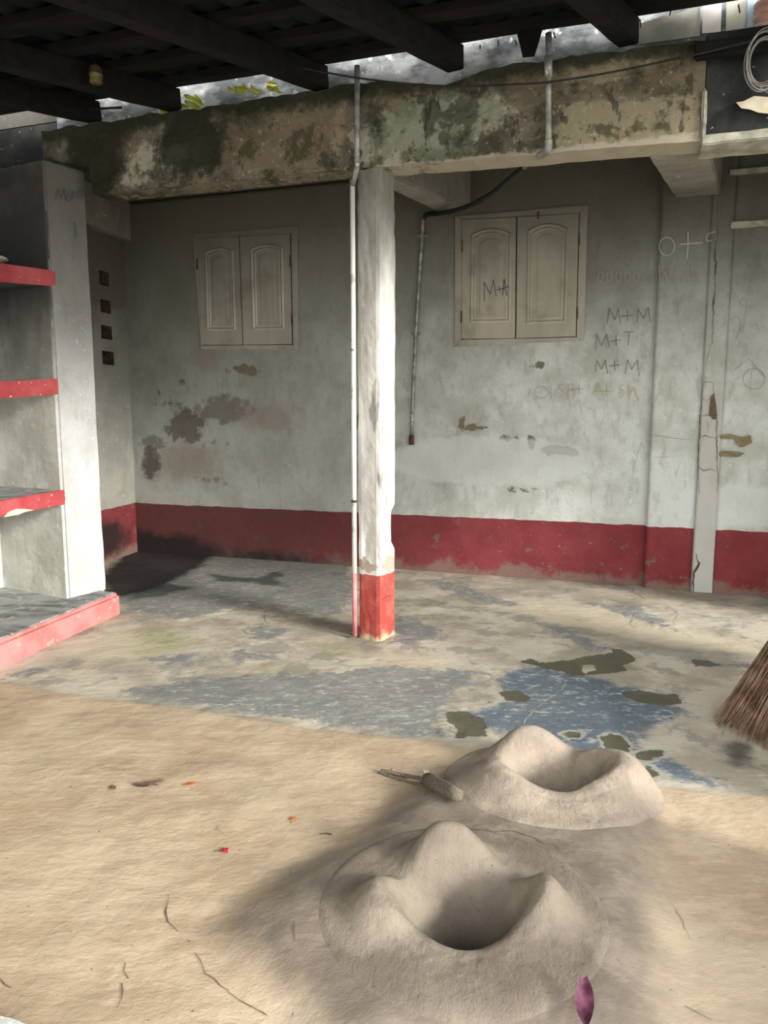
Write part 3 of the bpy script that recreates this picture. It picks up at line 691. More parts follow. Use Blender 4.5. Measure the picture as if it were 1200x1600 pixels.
# ================================================================== ROOF
Dv = ray(1400, 450); Dv /= np.linalg.norm(Dv)
ends = [(130, 192), (255, 170), (485, 130), (697, 106), (972, 66), (1290, 25)]
rn = np.cross(U, Dv); rn = rn/np.linalg.norm(rn); rn = rn if rn[2] > 0 else -rn
base = np.mean([PT(x, y, 2.26) for x, y in ends[1:5]], axis=0)
def onroof(p, h=0):                                     # drop a point vertically onto the rafter underside plane (+h above it)
    q = np.array(p, float); q[2] = base[2]-(np.dot(rn[:2], (q-base)[:2]))/rn[2]; return q+rn*h
for i, (x, y) in enumerate(ends):
    e = onroof(PT(x, y, 2.26)); e = e+np.array([0, 0, .0]); wv = np.cross(Dv, rn); wv /= np.linalg.norm(wv)
    far = e+Dv*.12; nr = e-Dv*5.6; W2 = .055
    bm = bmesh.new(); hexa(bm, [nr-wv*W2, nr+wv*W2, far+wv*W2, far-wv*W2], [nr-wv*W2+rn*.13, nr+wv*W2+rn*.13, far+wv*W2+rn*.13, far-wv*W2+rn*.13]); rough(bm, .12, .006, 5, .006, seed=i*3)
    side = ['first', 'second', 'third', 'fourth', 'fifth', 'sixth'][i]
    tag(bmobj('rafter', bm, MAT['wood']), side+' sooty timber rafter from the left, its end on the beam', 'rafter', 'rafters under the roof')
k = 0
for i in range(13):
    kk = -.02+i*.40; c = base-Dv*kk+U*(-.2)
    a = onroof(c-U*3.9, .13); b = onroof(c+U*3.5, .13); hw = (.055, .07, .06, .08)[i % 4]
    bm = bmesh.new(); hexa(bm, [a-Dv*hw, b-Dv*hw, b+Dv*hw, a+Dv*hw], [a-Dv*hw+rn*.045, b-Dv*hw+rn*.045, b+Dv*hw+rn*.045, a+Dv*hw+rn*.045]); rough(bm, .25, .006, 4, seed=i)
    word = 'lowest one next to the gap above the mossy beam' if i == 0 else ['second', 'third', 'fourth', 'fifth', 'sixth', 'seventh', 'eighth', 'ninth', 'tenth', 'eleventh', 'twelfth', 'thirteenth'][i-1] + ' one up from the gap above the beam'
    tag(bmobj('roof_batten', bm, MAT['plank']), 'sooty roof batten, ' + word, 'batten', 'battens across the rafters')
# corrugated sheet
nu, nv = 420, 8; Pm = np.zeros((nv, nu, 3))
for j in range(nv):
    for i in range(nu):
        s = -5.0+8.4*i/(nu-1); v = -.02+5.7*j/(nv-1)
        edge = .03*math.sin(s*7)+.02*math.sin(s*19) if j == 0 else 0
        Pm[j, i] = onroof(base-Dv*(v-.13+edge)+U*s, .185+.012*math.sin(i*math.pi/4))
rs_ = grid_mesh('roof_sheet', Pm.reshape(-1, 3), nu, nv, MAT['roof']); tag(rs_, 'soot blackened corrugated roof sheets over the battens', 'roof')
# timber stub under the roof near the metal pipe
bm = bmesh.new(); hexa(bm, [PT(817, 90, 2.2), PT(835, 88, 2.2), PT(835, 88, 2.1), PT(817, 90, 2.1)], [PT(806, 44, 2.2), PT(850, 40, 2.2), PT(850, 40, 2.1), PT(806, 44, 2.1)]); rough(bm, .03, .004, 9)
tag(bmobj('timber_stub', bm, MAT['wood']), 'short tapered timber stub between rafters three and four', 'timber')
bm = bmesh.new()
for (x, y, l) in ((778, 66, 6), (865, 54, 5), (805, 66, 4), (750, 73, 3), (1000, 33, 10), (1154, 10, 10), (1048, 20, 4)):
    tube(bm, [PT(x, y-3, 2.3), PT(x+random.uniform(-2, 3), y+l, 2.3)], .004, 5)
tag(bmobj('roof_nails', bm, MAT['rust']), 'rusty nail points sticking down along the roof edge', kind='stuff')

# ================================================================== PIPES AND WIRES
cp = empty('metal_water_pipe', tuple(PT(857, 225, 2.3))); tag(cp, 'metal pipe coming down over the mossy beam with a bent foot', 'pipe')
bm = bmesh.new(); tube(bm, [PT(857, 52, 2.32), PT(858, 90, 2.32), PT(857, 120, 2.3), PT(857, 225, 2.3)], .017, 12); bmobj('upright', bm, MAT['pipe'], cp, True)
bm = bmesh.new(); tube(bm, spline([PT(857, 218, 2.3), PT(857, 230, 2.29), PT(852, 238, 2.27), PT(843, 243, 2.22)], 5), .022, 12); bmobj('elbow', bm, MAT['pipe'], cp, True)
bm = bmesh.new(); tube(bm, [PT(851, 238, 2.26), PT(836, 249, 2.1), PT(818, 261, 2.0)], .013, 10); bmobj('lower_length', bm, MAT['pipe'], cp, True)
bm = bmesh.new(); tube(bm, [PT(856.5, 88, 2.32), PT(857, 122, 2.31)], .022, 10); bmobj('sleeve', bm, MAT['pipe'], cp, True)
bm = bmesh.new(); hp = spline([PT(826, 256, 2.02), PT(800, 277, 1.7), PT(765, 305, 1.2), PT(725, 325, .7), PT(690, 333, .3), PT(668, 335, .08), PT(661, 342, .05)], 8); tube(bm, hp, .021, 12)
tag(bmobj('black_hose', bm, MAT['hose'], smooth=True), 'black hose swinging from the beam pipe to the wall pipe', 'hose')
wp = empty('wall_pipe', tuple(PT(643, 693, .04))); tag(wp, 'thin limewashed pipe clamped to the back wall below the hose', 'pipe')
bm = bmesh.new(); tube(bm, spline([PT(661, 336, .05), PT(659, 380, .04), PT(654, 450, .035), PT(650, 520, .035), PT(646, 600, .035), PT(643, 685, .035)], 4), .016, 12); bmobj('tube', bm, MAT['pipe'], wp, True)
bm = bmesh.new(); tube(bm, [PT(643, 680, .04), PT(643, 695, .04)], .024, 10); tube(bm, [PT(643, 692, .06), PT(644, 692, .0)], .02, 8); bmobj('end_cap', bm, MAT['rust'], wp)
for (x, y) in ((660, 369), (650, 521)):
    bm = bmesh.new(); tube(bm, [PT(x-1, y-3, .035), PT(x-1, y+3, .035)], .024, 10)
    a = PT(x, y, .01); tube(bm, [a-U*.045, a+U*.045], .008, 6); bmobj('clamp', bm, MAT['pipe'], wp)
bm = bmesh.new(); cab = spline([PT(250, 50, 2.9), PT(330, 75, 2.7), PT(420, 97, 2.5), PT(480, 108, 2.4), PT(560, 122, 2.38), PT(640, 131, 2.36), PT(720, 135, 2.34), PT(800, 132, 2.33), PT(860, 128, 2.35), PT(960, 112, 2.33), PT(1060, 91, 2.33), PT(1110, 80, 2.34), PT(1180, 63, 2.36), PT(1260, 45, 2.38)], 6); tube(bm, cab, .0055, 6)
tag(bmobj('cable', bm, MAT['wire'], smooth=True), 'thin dark cable sagging across the face of the mossy beam', 'cable')
bm = bmesh.new(); tube(bm, [PT(100, 171, 2.26), PT(150, 170, 2.26), PT(190, 168, 2.26)], .008, 6); tag(bmobj('thin_rod', bm, MAT['wire']), 'thin dark rod in the gap left of the second rafter', 'rod')
# wire coil
cc = PT(1192, 98, 2.42); bm = bmesh.new()
for k in range(7):
    pts = []; r0 = .085+.006*k; off = U*random.uniform(-.012, .012)+np.array([0, 0, random.uniform(-.02, .01)])+N*.006*k
    for a in range(25):
        t_ = a/24*2*math.pi; pts.append(cc+off+U*math.cos(t_)*r0*.75+np.array([0, 0, 1])*math.sin(t_)*r0*1.2)
    tube(bm, pts, .0028, 5, False)
tube(bm, spline([cc-U*.03-np.array([0, 0, .1]), PT(1186, 135, 2.36), PT(1196, 143, 2.36), PT(1210, 150, 2.36)], 5), .0028, 5)
tag(bmobj('wire_coil', bm, MAT['greywire'], smooth=True), 'coil of grey wire hanging at the top right corner', 'wire')
# lamp holder
lt = PT(149, 102, 2.9); lh = empty('lamp_holder', tuple(lt)); tag(lh, 'small brass lamp holder without bulb hanging on a wire', 'lamp')
zl0 = PT(149, 130, 2.9)[2]; H_ = lt[2]-zl0; bm = bmesh.new()
tube(bm, [lt-np.array([0, 0, H_*k]) for k in (0, .06, .15, .2, .5, .53, .56, .6, 1.0)], [.014, .026, .030, .036, .036, .040, .040, .036, .035], 16); bmobj('socket', bm, MAT['brass'], lh, True)
bm = bmesh.new(); tl_ = onroof(lt, .1); tube(bm, [lt, (lt+tl_)/2+np.array([.006, 0, 0]), tl_], .0035, 6); bmobj('cord', bm, MAT['wire'], lh)
bm = bmesh.new(); q = PT(87, 104, 2.9); a = onroof(PT(75, 30, 3.0), .05); tube(bm, spline([a, PT(76, 62, 2.95), PT(80, 85, 2.9), q], 6), .004, 6)
tag(bmobj('loose_wire', bm, MAT['greywire'], smooth=True), 'loose end of wire dangling left of the lamp holder', 'wire')

# ================================================================== SHUTTERED WINDOWS
def quadmap(c):                                          # px corners tl,tr,br,bl -> function (a,b,t)
    g = [st(PT(*p, .0)) for p in c]
    def f(a, b, t=0):
        s = (g[0][0]*(1-a)+g[1][0]*a)*(1-b)+(g[3][0]*(1-a)+g[2][0]*a)*b
        z = (g[0][2]*(1-a)+g[1][2]*a)*(1-b)+(g[3][2]*(1-a)+g[2][2]*a)*b
        return F(s, t, z)
    return f
def qbox(bm, f, a0, a1, b0, b1, t0, t1):
    hexa(bm, [f(a0, b1, t0), f(a1, b1, t0), f(a1, b1, t1), f(a0, b1, t1)], [f(a0, b0, t0), f(a1, b0, t0), f(a1, b0, t1), f(a0, b0, t1)])
def arch(f, a0, a1, b0, b1, rise, n=14):
    out = [(a0, b1), (a0, b0)]
    for k in range(1, n): u_ = k/n; out.append((a0+(a1-a0)*u_, b0-rise*math.sin(math.pi*u_)**.8))
    return out+[(a1, b0), (a1, b1)]
def ringpanel(bm, f, ol, il, t0, t1):                    # raised moulding between outer and inner outline
    n = len(ol); vo = [bm.verts.new(f(*p, t0)) for p in ol]; vi = [bm.verts.new(f(*p, t0)) for p in il]
    vm = [bm.verts.new(f((p[0]+q[0])/2, (p[1]+q[1])/2, t1)) for p, q in zip(ol, il)]
    for k in range(n):
        m_ = (k+1) % n; bm.faces.new([vo[k], vo[m_], vm[m_], vm[k]]); bm.faces.new([vm[k], vm[m_], vi[m_], vi[k]])
def window(name, outer, leaves, panels, label, hinges):
    w0 = empty(name, tuple(PT(*outer[3]))); tag(w0, label, kind='structure')
    L, R = leaves[0], leaves[1]
    fo = quadmap(outer); bm = bmesh.new()
    # frame boards between outer quad and shutter opening
    inner = [leaves[0][0], leaves[1][1], leaves[1][2], leaves[0][3]]
    for i in range(4):
        j = (i+1) % 4; quad = [outer[i], outer[j], inner[j], inner[i]]
        hexa(bm, [PT(*p, -.03) for p in quad], [PT(*p, .020) for p in quad])
    rough(bm, .06, .0035, 14, .004); bmobj('frame', bm, MAT['shutter'], w0)
    bm = bmesh.new(); gq = inner; hexa(bm, [PT(*p, -.04) for p in gq], [PT(*p, .006) for p in gq]); bmobj('gap', bm, MAT['crack'], w0)
    for li, (lf, pn_) in enumerate(zip(leaves, panels)):
        f = quadmap(lf); bm = bmesh.new(); qbox(bm, f, .012, .988, .006, .994, -.01, .026)
        bmesh.ops.bevel(bm, geom=list(bm.edges), offset=.003, segments=1, affect='EDGES')
        sh = bmobj('shutter', bm, MAT['shutter'], w0)
        a0, a1, b0, b1, ri = pn_; bm = bmesh.new()
        dd = lambda k: arch(f, a0+k, a1-k, b0+k*.5, b1-k*.5, ri)
        ringpanel(bm, f, dd(0), dd(.05), .025, .043); ringpanel(bm, f, dd(.065), dd(.10), .025, .033)
        mo = bmobj('moulding', bm, MAT['mould'], sh)
        bm = bmesh.new(); ins = dd(.13); ins2 = dd(.19)
        va = [bm.verts.new(f(*p, .022)) for p in ins]; vb = [bm.verts.new(f(*p, .0315)) for p in ins2]
        for k in range(len(va)): m_ = (k+1) % len(va); bm.faces.new([va[k], va[m_], vb[m_], vb[k]])
        bm.faces.new(vb); bmesh.ops.recalc_face_normals(bm, faces=bm.faces)
        bmobj('raised_panel', bm, MAT['shutter'], sh)
    for (x, y) in hinges:
        bm = bmesh.new(); tube(bm, [PT(x, y-9, .03), PT(x, y+9, .03)], .007, 8); bmobj('hinge', bm, MAT['rust'], w0)
    return w0
w1 = window('window_1', [(301, 366), (465, 353), (467, 548), (314, 545)], [[(311, 373), (375, 369), (381, 540), (316, 540)], [(375, 369), (455, 365), (458, 539), (381, 540)]],
            [(.17, .86, .13, .86, .035), (.22, .86, .12, .86, .035)], 'closed pair of arch-panelled shutters left of the pillar', [(308, 412), (453, 408), (456, 498)])
w2 = window('window_2', [(711, 338), (919, 320), (912, 532), (710, 542)], [[(722, 343), (808, 339), (806, 530), (721, 531)], [(808, 339), (906, 333), (901, 527), (806, 530)]],
            [(.17, .91, .13, .86, .045), (.17, .83, .12, .88, .05)], 'closed pair of arch-panelled shutters right of the pillar', [(722, 384), (721, 495), (905, 374), (902, 489)])
bm = bmesh.new(); tube(bm, [PT(841, 331, .035), PT(841, 342, .035)], .008, 6); bmobj('latch', bm, MAT['rust'], w2)

# ================================================================== WRITING
def strokes(name, lines, t, mat, parent, wd=.006, tn=N):
    bm = bmesh.new()
    for l in lines:
        pts = [PT(x, y, t) for x, y in l]; pts = spline(pts, 3) if len(pts) > 3 else pts
        ribbon(bm, pts, wd, tn, 0)
    return bmobj(name, bm, mat, parent)
def glyphM(x, y, w, h, sl=0): return [(x, y+h), (x+w*.06, y), (x+w*.45, y+h*.6), (x+w*.85, y+sl), (x+w, y+h+sl)]
def plus(x, y, r): return [[(x-r, y+1), (x+r, y-1)], [(x, y-r), (x+1, y+r)]]
straight = lambda pl_: [[a, b] for a, b in zip(pl_, pl_[1:])]
def wr(name, segs, t, mat, parent, wd): strokes(name, segs, t, mat, parent, wd)
wr('pencil_letters', straight([(757, 471), (756, 440), (766, 460), (771, 437), (775, 462)])+plus(780, 452, 5)+straight([(785, 462), (788, 436), (792, 462)])+[[(784, 452), (797, 446)]], .0335, MAT['pencil'], w2, .007)
wr('pencil_letters', straight([(949, 505), (952, 481), (961, 500), (966, 482), (970, 507)])+plus(980, 493, 9)+straight([(995, 505), (997, 483), (1006, 498), (1013, 480), (1016, 503)]), .022, MAT['pencil'], wb, .0042)
wr('pencil_letters', straight([(931, 547), (932, 522), (940, 540), (948, 522), (952, 543)])+plus(962, 532, 8)+[[(975, 519), (990, 518)], [(983, 519), (981, 541)]], .022, MAT['pencil'], wb, .0042)
wr('pencil_letters', straight([(930, 582), (933, 563), (940, 577), (946, 562), (949, 584)])+plus(960, 571, 8)+straight([(977, 584), (981, 562), (987, 577), (996, 562), (999, 588)]), .022, MAT['pencil'], wb, .0042)
ci = lambda x, y, rx, ry, n=12: [(x+rx*math.cos(2*math.pi*k/n), y+ry*math.sin(2*math.pi*k/n)) for k in range(n+1)]
wr('faint_letters', [ci(846, 613, 11, 9)]+straight([(860, 598), (861, 625)])+[[(880, 600), (872, 605), (880, 612), (874, 622)]]+straight([(888, 598), (887, 625)])+[[(886, 610), (896, 608)], [(895, 597), (896, 623)]]+plus(904, 608, 7), .022, MAT['faint'], wb, .005)
wr('faint_letters', straight([(925, 618), (935, 598), (943, 618)])+[[(928, 611), (958, 611)], [(948, 600), (948, 620)]]+[[(975, 600), (968, 606), (976, 612), (970, 622)], [(982, 600), (983, 622), (990, 604), (998, 626)]], .022, simple('ochre_scratch', (.42, .36, .16), (.48, .42, .22), 40, .9, 0), wb, .006)
wr('chalk_sign', [ci(1042, 385, 12, 14, 14)], .085, MAT['chalk'], pil, .006)
wr('chalk_sign', [[(1062, 382), (1098, 379)], [(1075, 362), (1075, 384), (1073, 404)]], .085, MAT['chalk'], pil, .009)
wr('chalk_sign', [[(1118, 362), (1106, 366), (1104, 376), (1112, 376)]], .114, MAT['chalk'], js, .006)
fa = []
x = 936
for ch in range(5): fa.append([(x, 425), (x-2, 436), (x+4, 440), (x+7, 430), (x+3, 424)]); x += 14
for ch in range(4): x0 = 1030+ch*17; fa.append([(x0, 415), (x0+2, 440), (x0+9, 425), (x0+12, 443)])
wr('scrawl', fa[:5], .022, MAT['faint'], wb, .006); wr('scrawl', fa[5:], .085, MAT['faint'], pil, .006)
wr('scrawl', [ci(1178, 592, 17, 16), [(1145, 580), (1170, 560), (1196, 590)], [(1174, 580), (1174, 592)], [(1140, 500), (1152, 495), (1158, 510), (1150, 530)], [(1160, 480), (1156, 470), (1166, 466), (1166, 480), (1160, 520)], [(1175, 510), (1182, 505), (1186, 516)]], .118, MAT['greywire'], rw, .004)

# ================================================================== CRACKS IN WALLS
cracks(js, 'crack', [([(1100, 596), (1097, 612), (1095, 640), (1093, 665), (1092, 690), (1091, 720), (1091, 750), (1092, 772)], .010), ([(1100, 598), (1106, 596), (1114, 598), (1116, 612)], .008),
    ([(1116, 612), (1118, 635), (1120, 660), (1120, 690), (1121, 720), (1121, 755), (1120, 770)], .009), ([(1095, 651), (1106, 648), (1116, 654)], .007), ([(1096, 621), (1104, 626), (1112, 620)], .006),
    ([(1094, 684), (1102, 680), (1110, 684), (1118, 684)], .008), ([(1092, 730), (1100, 736), (1110, 732), (1120, 738)], .008), ([(1105, 660), (1107, 675)], .006),
    ([(1120, 300), (1122, 360), (1117, 395), (1118, 440), (1115, 485), (1113, 530), (1103, 570), (1101, 598)], .006), ([(1125, 235), (1124, 300)], .010), ([(1117, 388), (1118, 410), (1118, 430)], .014), ([(1114, 465), (1115, 490)], .016)],
    lambda x, y: PT(x, y, .106), MAT['crack'], nrm=N, off=.004)
bm = bmesh.new(); pp = [(1111, 619), (1116, 614), (1120, 640), (1120, 655), (1114, 655), (1108, 647)]; f0 = [bm.verts.new(PT(x, y, .113)) for x, y in pp]; bm.faces.new(f0); bmobj('fallen_plaster_gap', bm, simple('bare_brick_brown', (.10, .075, .045), (.18, .14, .09), 30), js)
bm = bmesh.new()
for pp in ([(1125, 680), (1140, 678), (1160, 683), (1173, 680), (1175, 692), (1160, 699), (1150, 692), (1150, 686), (1128, 685)], [(1124, 710), (1130, 704), (1155, 706), (1164, 708), (1154, 714), (1128, 713)]):
    f0 = [bm.verts.new(PT(x, y, .124)) for x, y in pp]; f1 = [bm.verts.new(PT(x, y, .095)) for x, y in pp]; bm.faces.new(f0)
    for k in range(len(pp)): bm.faces.new([f0[k], f1[k], f1[(k+1) % len(pp)], f0[(k+1) % len(pp)]])
bmesh.ops.recalc_face_normals(bm, faces=bm.faces)
bmobj('bare_patch', bm, simple('ochre_mud_plaster', (.19, .155, .09), (.27, .22, .14), 20), rw)
cracks(pil, 'crack', [([(1010, 678), (1040, 683), (1080, 688)], .004), ([(1020, 714), (1055, 714)], .003)], lambda x, y: PT(x, y, .078), MAT['crack'], nrm=N, off=.006)
cracks(wb, 'crack', [([(1003, 688), (997, 706), (993, 720)], .004), ([(1003, 690), (1008, 708)], .004), ([(925, 755), (923, 788)], .004)], lambda x, y: PT(x, y, .014), MAT['crack'], nrm=N, off=.006)
cracks(js, 'crack', [([(1088, 865), (1092, 880), (1085, 895), (1083, 925)], .025)], lambda x, y: PT(x, y, .110), MAT['crack'], nrm=N, off=.0)

# ================================================================== SHELF UNIT ON THE LEFT
PZ = .165
pc = FL(190, 958); pc_s, pc_t, _ = st(pc); pe_s, pe_t, _ = st(FL(0, 1045))
dirn = np.array([(pe_s-pc_s)/(pe_t-pc_t), 1.0])
def SH(ds, t, z): return F(pc_s+(t-pc_t)*dirn[0]+ds, t, z)         # ds from the plinth face, t along it
unit = empty('shelf_unit', tuple(FL(190, 958))); tag(unit, 'built-in masonry shelves with red edges along the left side', 'shelves')
T1 = 5.2
bm = bmesh.new(); hexa(bm, [SH(-1.3, pc_t, -.03), SH(0, pc_t, -.03), SH(0, T1, -.03), SH(-1.3, T1, -.03)], [SH(-1.3, pc_t, PZ-.004), SH(0, pc_t, PZ-.004), SH(0, T1, PZ-.004), SH(-1.3, T1, PZ-.004)]); rough(bm, .06, .006, 6, .022); bmobj('plinth', bm, MAT['plinthred'], unit)
bm = bmesh.new(); hexa(bm, [SH(-1.3, pc_t+.03, PZ-.03), SH(-.03, pc_t+.03, PZ-.03), SH(-.03, T1, PZ-.03), SH(-1.3, T1, PZ-.03)], [SH(-1.3, pc_t+.03, PZ+.004), SH(-.03, pc_t+.03, PZ+.004), SH(-.03, T1, PZ+.004), SH(-1.3, T1, PZ+.004)]); rough(bm, .06, .003, 6, .004); bmobj('plinth_top', bm, MAT['slab_top'], unit)
c0 = FL(108, 936, PZ); c1 = FL(166, 921, PZ); cb = FL(8, 918, PZ)      # column base: near corner, far corner, back corner
def topat(p, px, py):                                                # height of the upright through p seen at row py
    r = ray(px, py); n = np.array([-p[0], -p[1], 0.0]); n /= np.linalg.norm(n); q = O+r*(np.dot(p-O, n)/np.dot(r, n)); return q[2]
zt0 = topat(c0, 79, 250); zt1 = topat(c1, 137, 269); ztb = topat(cb, 0, 258)
def upz(p, z, dx=0): return np.array([p[0]+dx, p[1], z])
bl = cb+(c0-c1)*0; bf = cb+(c1-c0)
bm = bmesh.new(); hexa(bm, [upz(c0, PZ-.01), upz(c1, PZ-.01), upz(bf, PZ-.01), upz(cb, PZ-.01)], [upz(c0, zt0), upz(c1, zt1), upz(bf, zt1), upz(cb, zt0+.02)])
rough(bm, .05, .007, 5, .012)
colm = bmobj('end_panel', bm, MAT['column'], unit)
# darker face of the panel inside the shelves
inn = (cb-c0)/np.linalg.norm(cb-c0); outn = np.cross([0, 0, 1], inn); outn = outn if outn[1] < 0 else -outn
bm = bmesh.new(); a = c0+inn*.012; b = cb+inn*.3; hexa(bm, [upz(a, PZ), upz(b, PZ), upz(b-outn*.02, PZ), upz(a-outn*.02, PZ)], [upz(a, zt0-.01), upz(b, zt0-.01), upz(b-outn*.02, zt0-.01), upz(a-outn*.02, zt0-.01)])
for v in bm.verts: v.co += Vector(outn*.012)
rough(bm, .06, .006, 6, 0); bmobj('inner_face', bm, MAT['shelfwall'], unit)
# back wall of the alcove
td = (c0-c1); td[2] = 0; td /= np.linalg.norm(td)
bm = bmesh.new(); a = cb-td*.4; b = cb+td*3.0; g = np.cross([0, 0, 1], td); g = g if np.dot(g, U) < 0 else -g
hexa(bm, [upz(a, 0), upz(b, 0), upz(b+g*.15, 0), upz(a+g*.15, 0)], [upz(a, zt0), upz(b, zt0), upz(b+g*.15, zt0), upz(a+g*.15, zt0)]); rough(bm, .08, .006, 6); bmobj('back_panel', bm, MAT['column'], unit)
# slabs: red front edges on the vertical plane through the column's near edge
fpn = np.cross(td, [0, 0, 1]); fp0 = c0+0*td
def SE(x, y): return onpl(x, y, fp0, fpn)
slabs = []
for i, (tl0, tl1, bl0, bl1) in enumerate((((0, 411), (87, 423), (0, 440), (88, 447)), ((0, 596), (96, 591), (0, 623), (97, 616)), ((0, 783), (102, 765), (0, 808), (104, 788)))):
    a_t, b_t, a_b, b_b = SE(*tl0), SE(*tl1), SE(*bl0), SE(*bl1)
    e = (a_t-b_t); b_t = c0+(b_t-c0); a_t2 = a_t+e*1.2; a_b2 = a_b+(a_b-b_b)*1.2
    dep = inn*(np.linalg.norm(cb-c0)+.05)
    th = inn*.03
    s_o = bmesh.new(); hexa(s_o, [b_b, a_b2, a_b2+th, b_b+th], [b_t, a_t2, a_t2+th, b_t+th]); rough(s_o, .04, .003, 9, .006)
    so = bmobj('shelf_edge', s_o, MAT['red'], unit)
    bm = bmesh.new(); hexa(bm, [b_b+th*.8, a_b2+th*.8, a_b2+dep, b_b+dep], [b_t+th*.8, a_t2+th*.8, a_t2+dep, b_t+dep]); rough(bm, .08, .003, 6); bmobj('shelf_slab', bm, MAT['shelfwall'] if i < 2 else MAT['slab_top'], unit)
    slabs.append((a_t, b_t, dep))
# pale flaked underside of the third slab edge
bm = bmesh.new(); pp = [(12, 800), (25, 795), (38, 795), (52, 797), (38, 800), (28, 804), (5, 808)]; f0 = [bm.verts.new(SE(x, y)+fpn*(-.006 if np.dot(fpn, U) < 0 else .006)) for x, y in pp]; bm.faces.new(f0); bmobj('bare_patch', bm, MAT['patch'], unit)
# writing on the column
cn = np.cross(c1-c0, [0, 0, 1]); cn /= np.linalg.norm(cn); cn = cn if np.dot(cn, U) > 0 else -cn
def SC_(x, y): return onpl(x, y, c0+cn*.011, cn)
bm = bmesh.new()
for l in straight([(87, 312), (91, 295), (96, 310), (100, 294), (103, 314)])+[ci(107, 308, 4, 6, 8)]+straight([(113, 312), (114, 298), (120, 310), (122, 296)])+straight([(126, 296), (127, 310), (132, 308), (131, 296)])+[[(113, 350), (118, 348), (119, 365), (117, 372)]]: ribbon(bm, [SC_(*p) for p in l], .006, cn)
bmobj('pencil_letters', bm, MAT['pencil'], unit)
# enamel plate on the top shelf
a_t, b_t, dep = slabs[0]; pcn = SE(8, 411)+inn*.14; e_dir = (a_t-b_t)/np.linalg.norm(a_t-b_t)
pcn = SE(-12, 409.5)+inn*.16
bm = bmesh.new(); prof = [(.0, .006), (.10, .006), (.165, .035), (.18, .042), (.185, .038), (.17, .028), (.105, -.0), (0, -.0)]; nn = 40
rows = [[bm.verts.new((r*math.cos(2*math.pi*k/nn), r*math.sin(2*math.pi*k/nn), z)) for k in range(nn)] for r, z in prof[1:-1]]
for a, b in zip(rows, rows[1:]):
    for k in range(nn): bm.faces.new([a[k], a[(k+1) % nn], b[(k+1) % nn], b[k]])
bm.faces.new(rows[0]); bm.faces.new(rows[-1][::-1]); bmesh.ops.recalc_face_normals(bm, faces=bm.faces)
o = bmobj('enamel_plate', bm, MAT['enamel'], smooth=True); o.location = tuple(pcn+np.array([0, 0, .006]))
tag(o, 'shallow dusty enamel plate on the top red-edged shelf', 'plate')
# stained wall filling behind the shelves, towards the beam
bm = bmesh.new(); a = st(FL(8, 918, PZ)); hexa(bm, [F(-.9, 2.0, -.05), F(.2, 2.0, -.05), F(.2, 2.2, -.05), F(-.9, 2.2, -.05)], [F(-.9, 2.0, 2.9), F(.2, 2.0, 2.9), F(.2, 2.2, 2.9), F(-.9, 2.2, 2.9)]); rough(bm, .1, .005)
tag(bmobj('wall_side_return', bm, MAT['side']), 'plastered return wall behind the shelf unit', kind='structure'); addattr(bpy.data.objects['wall_side_return'], WN)

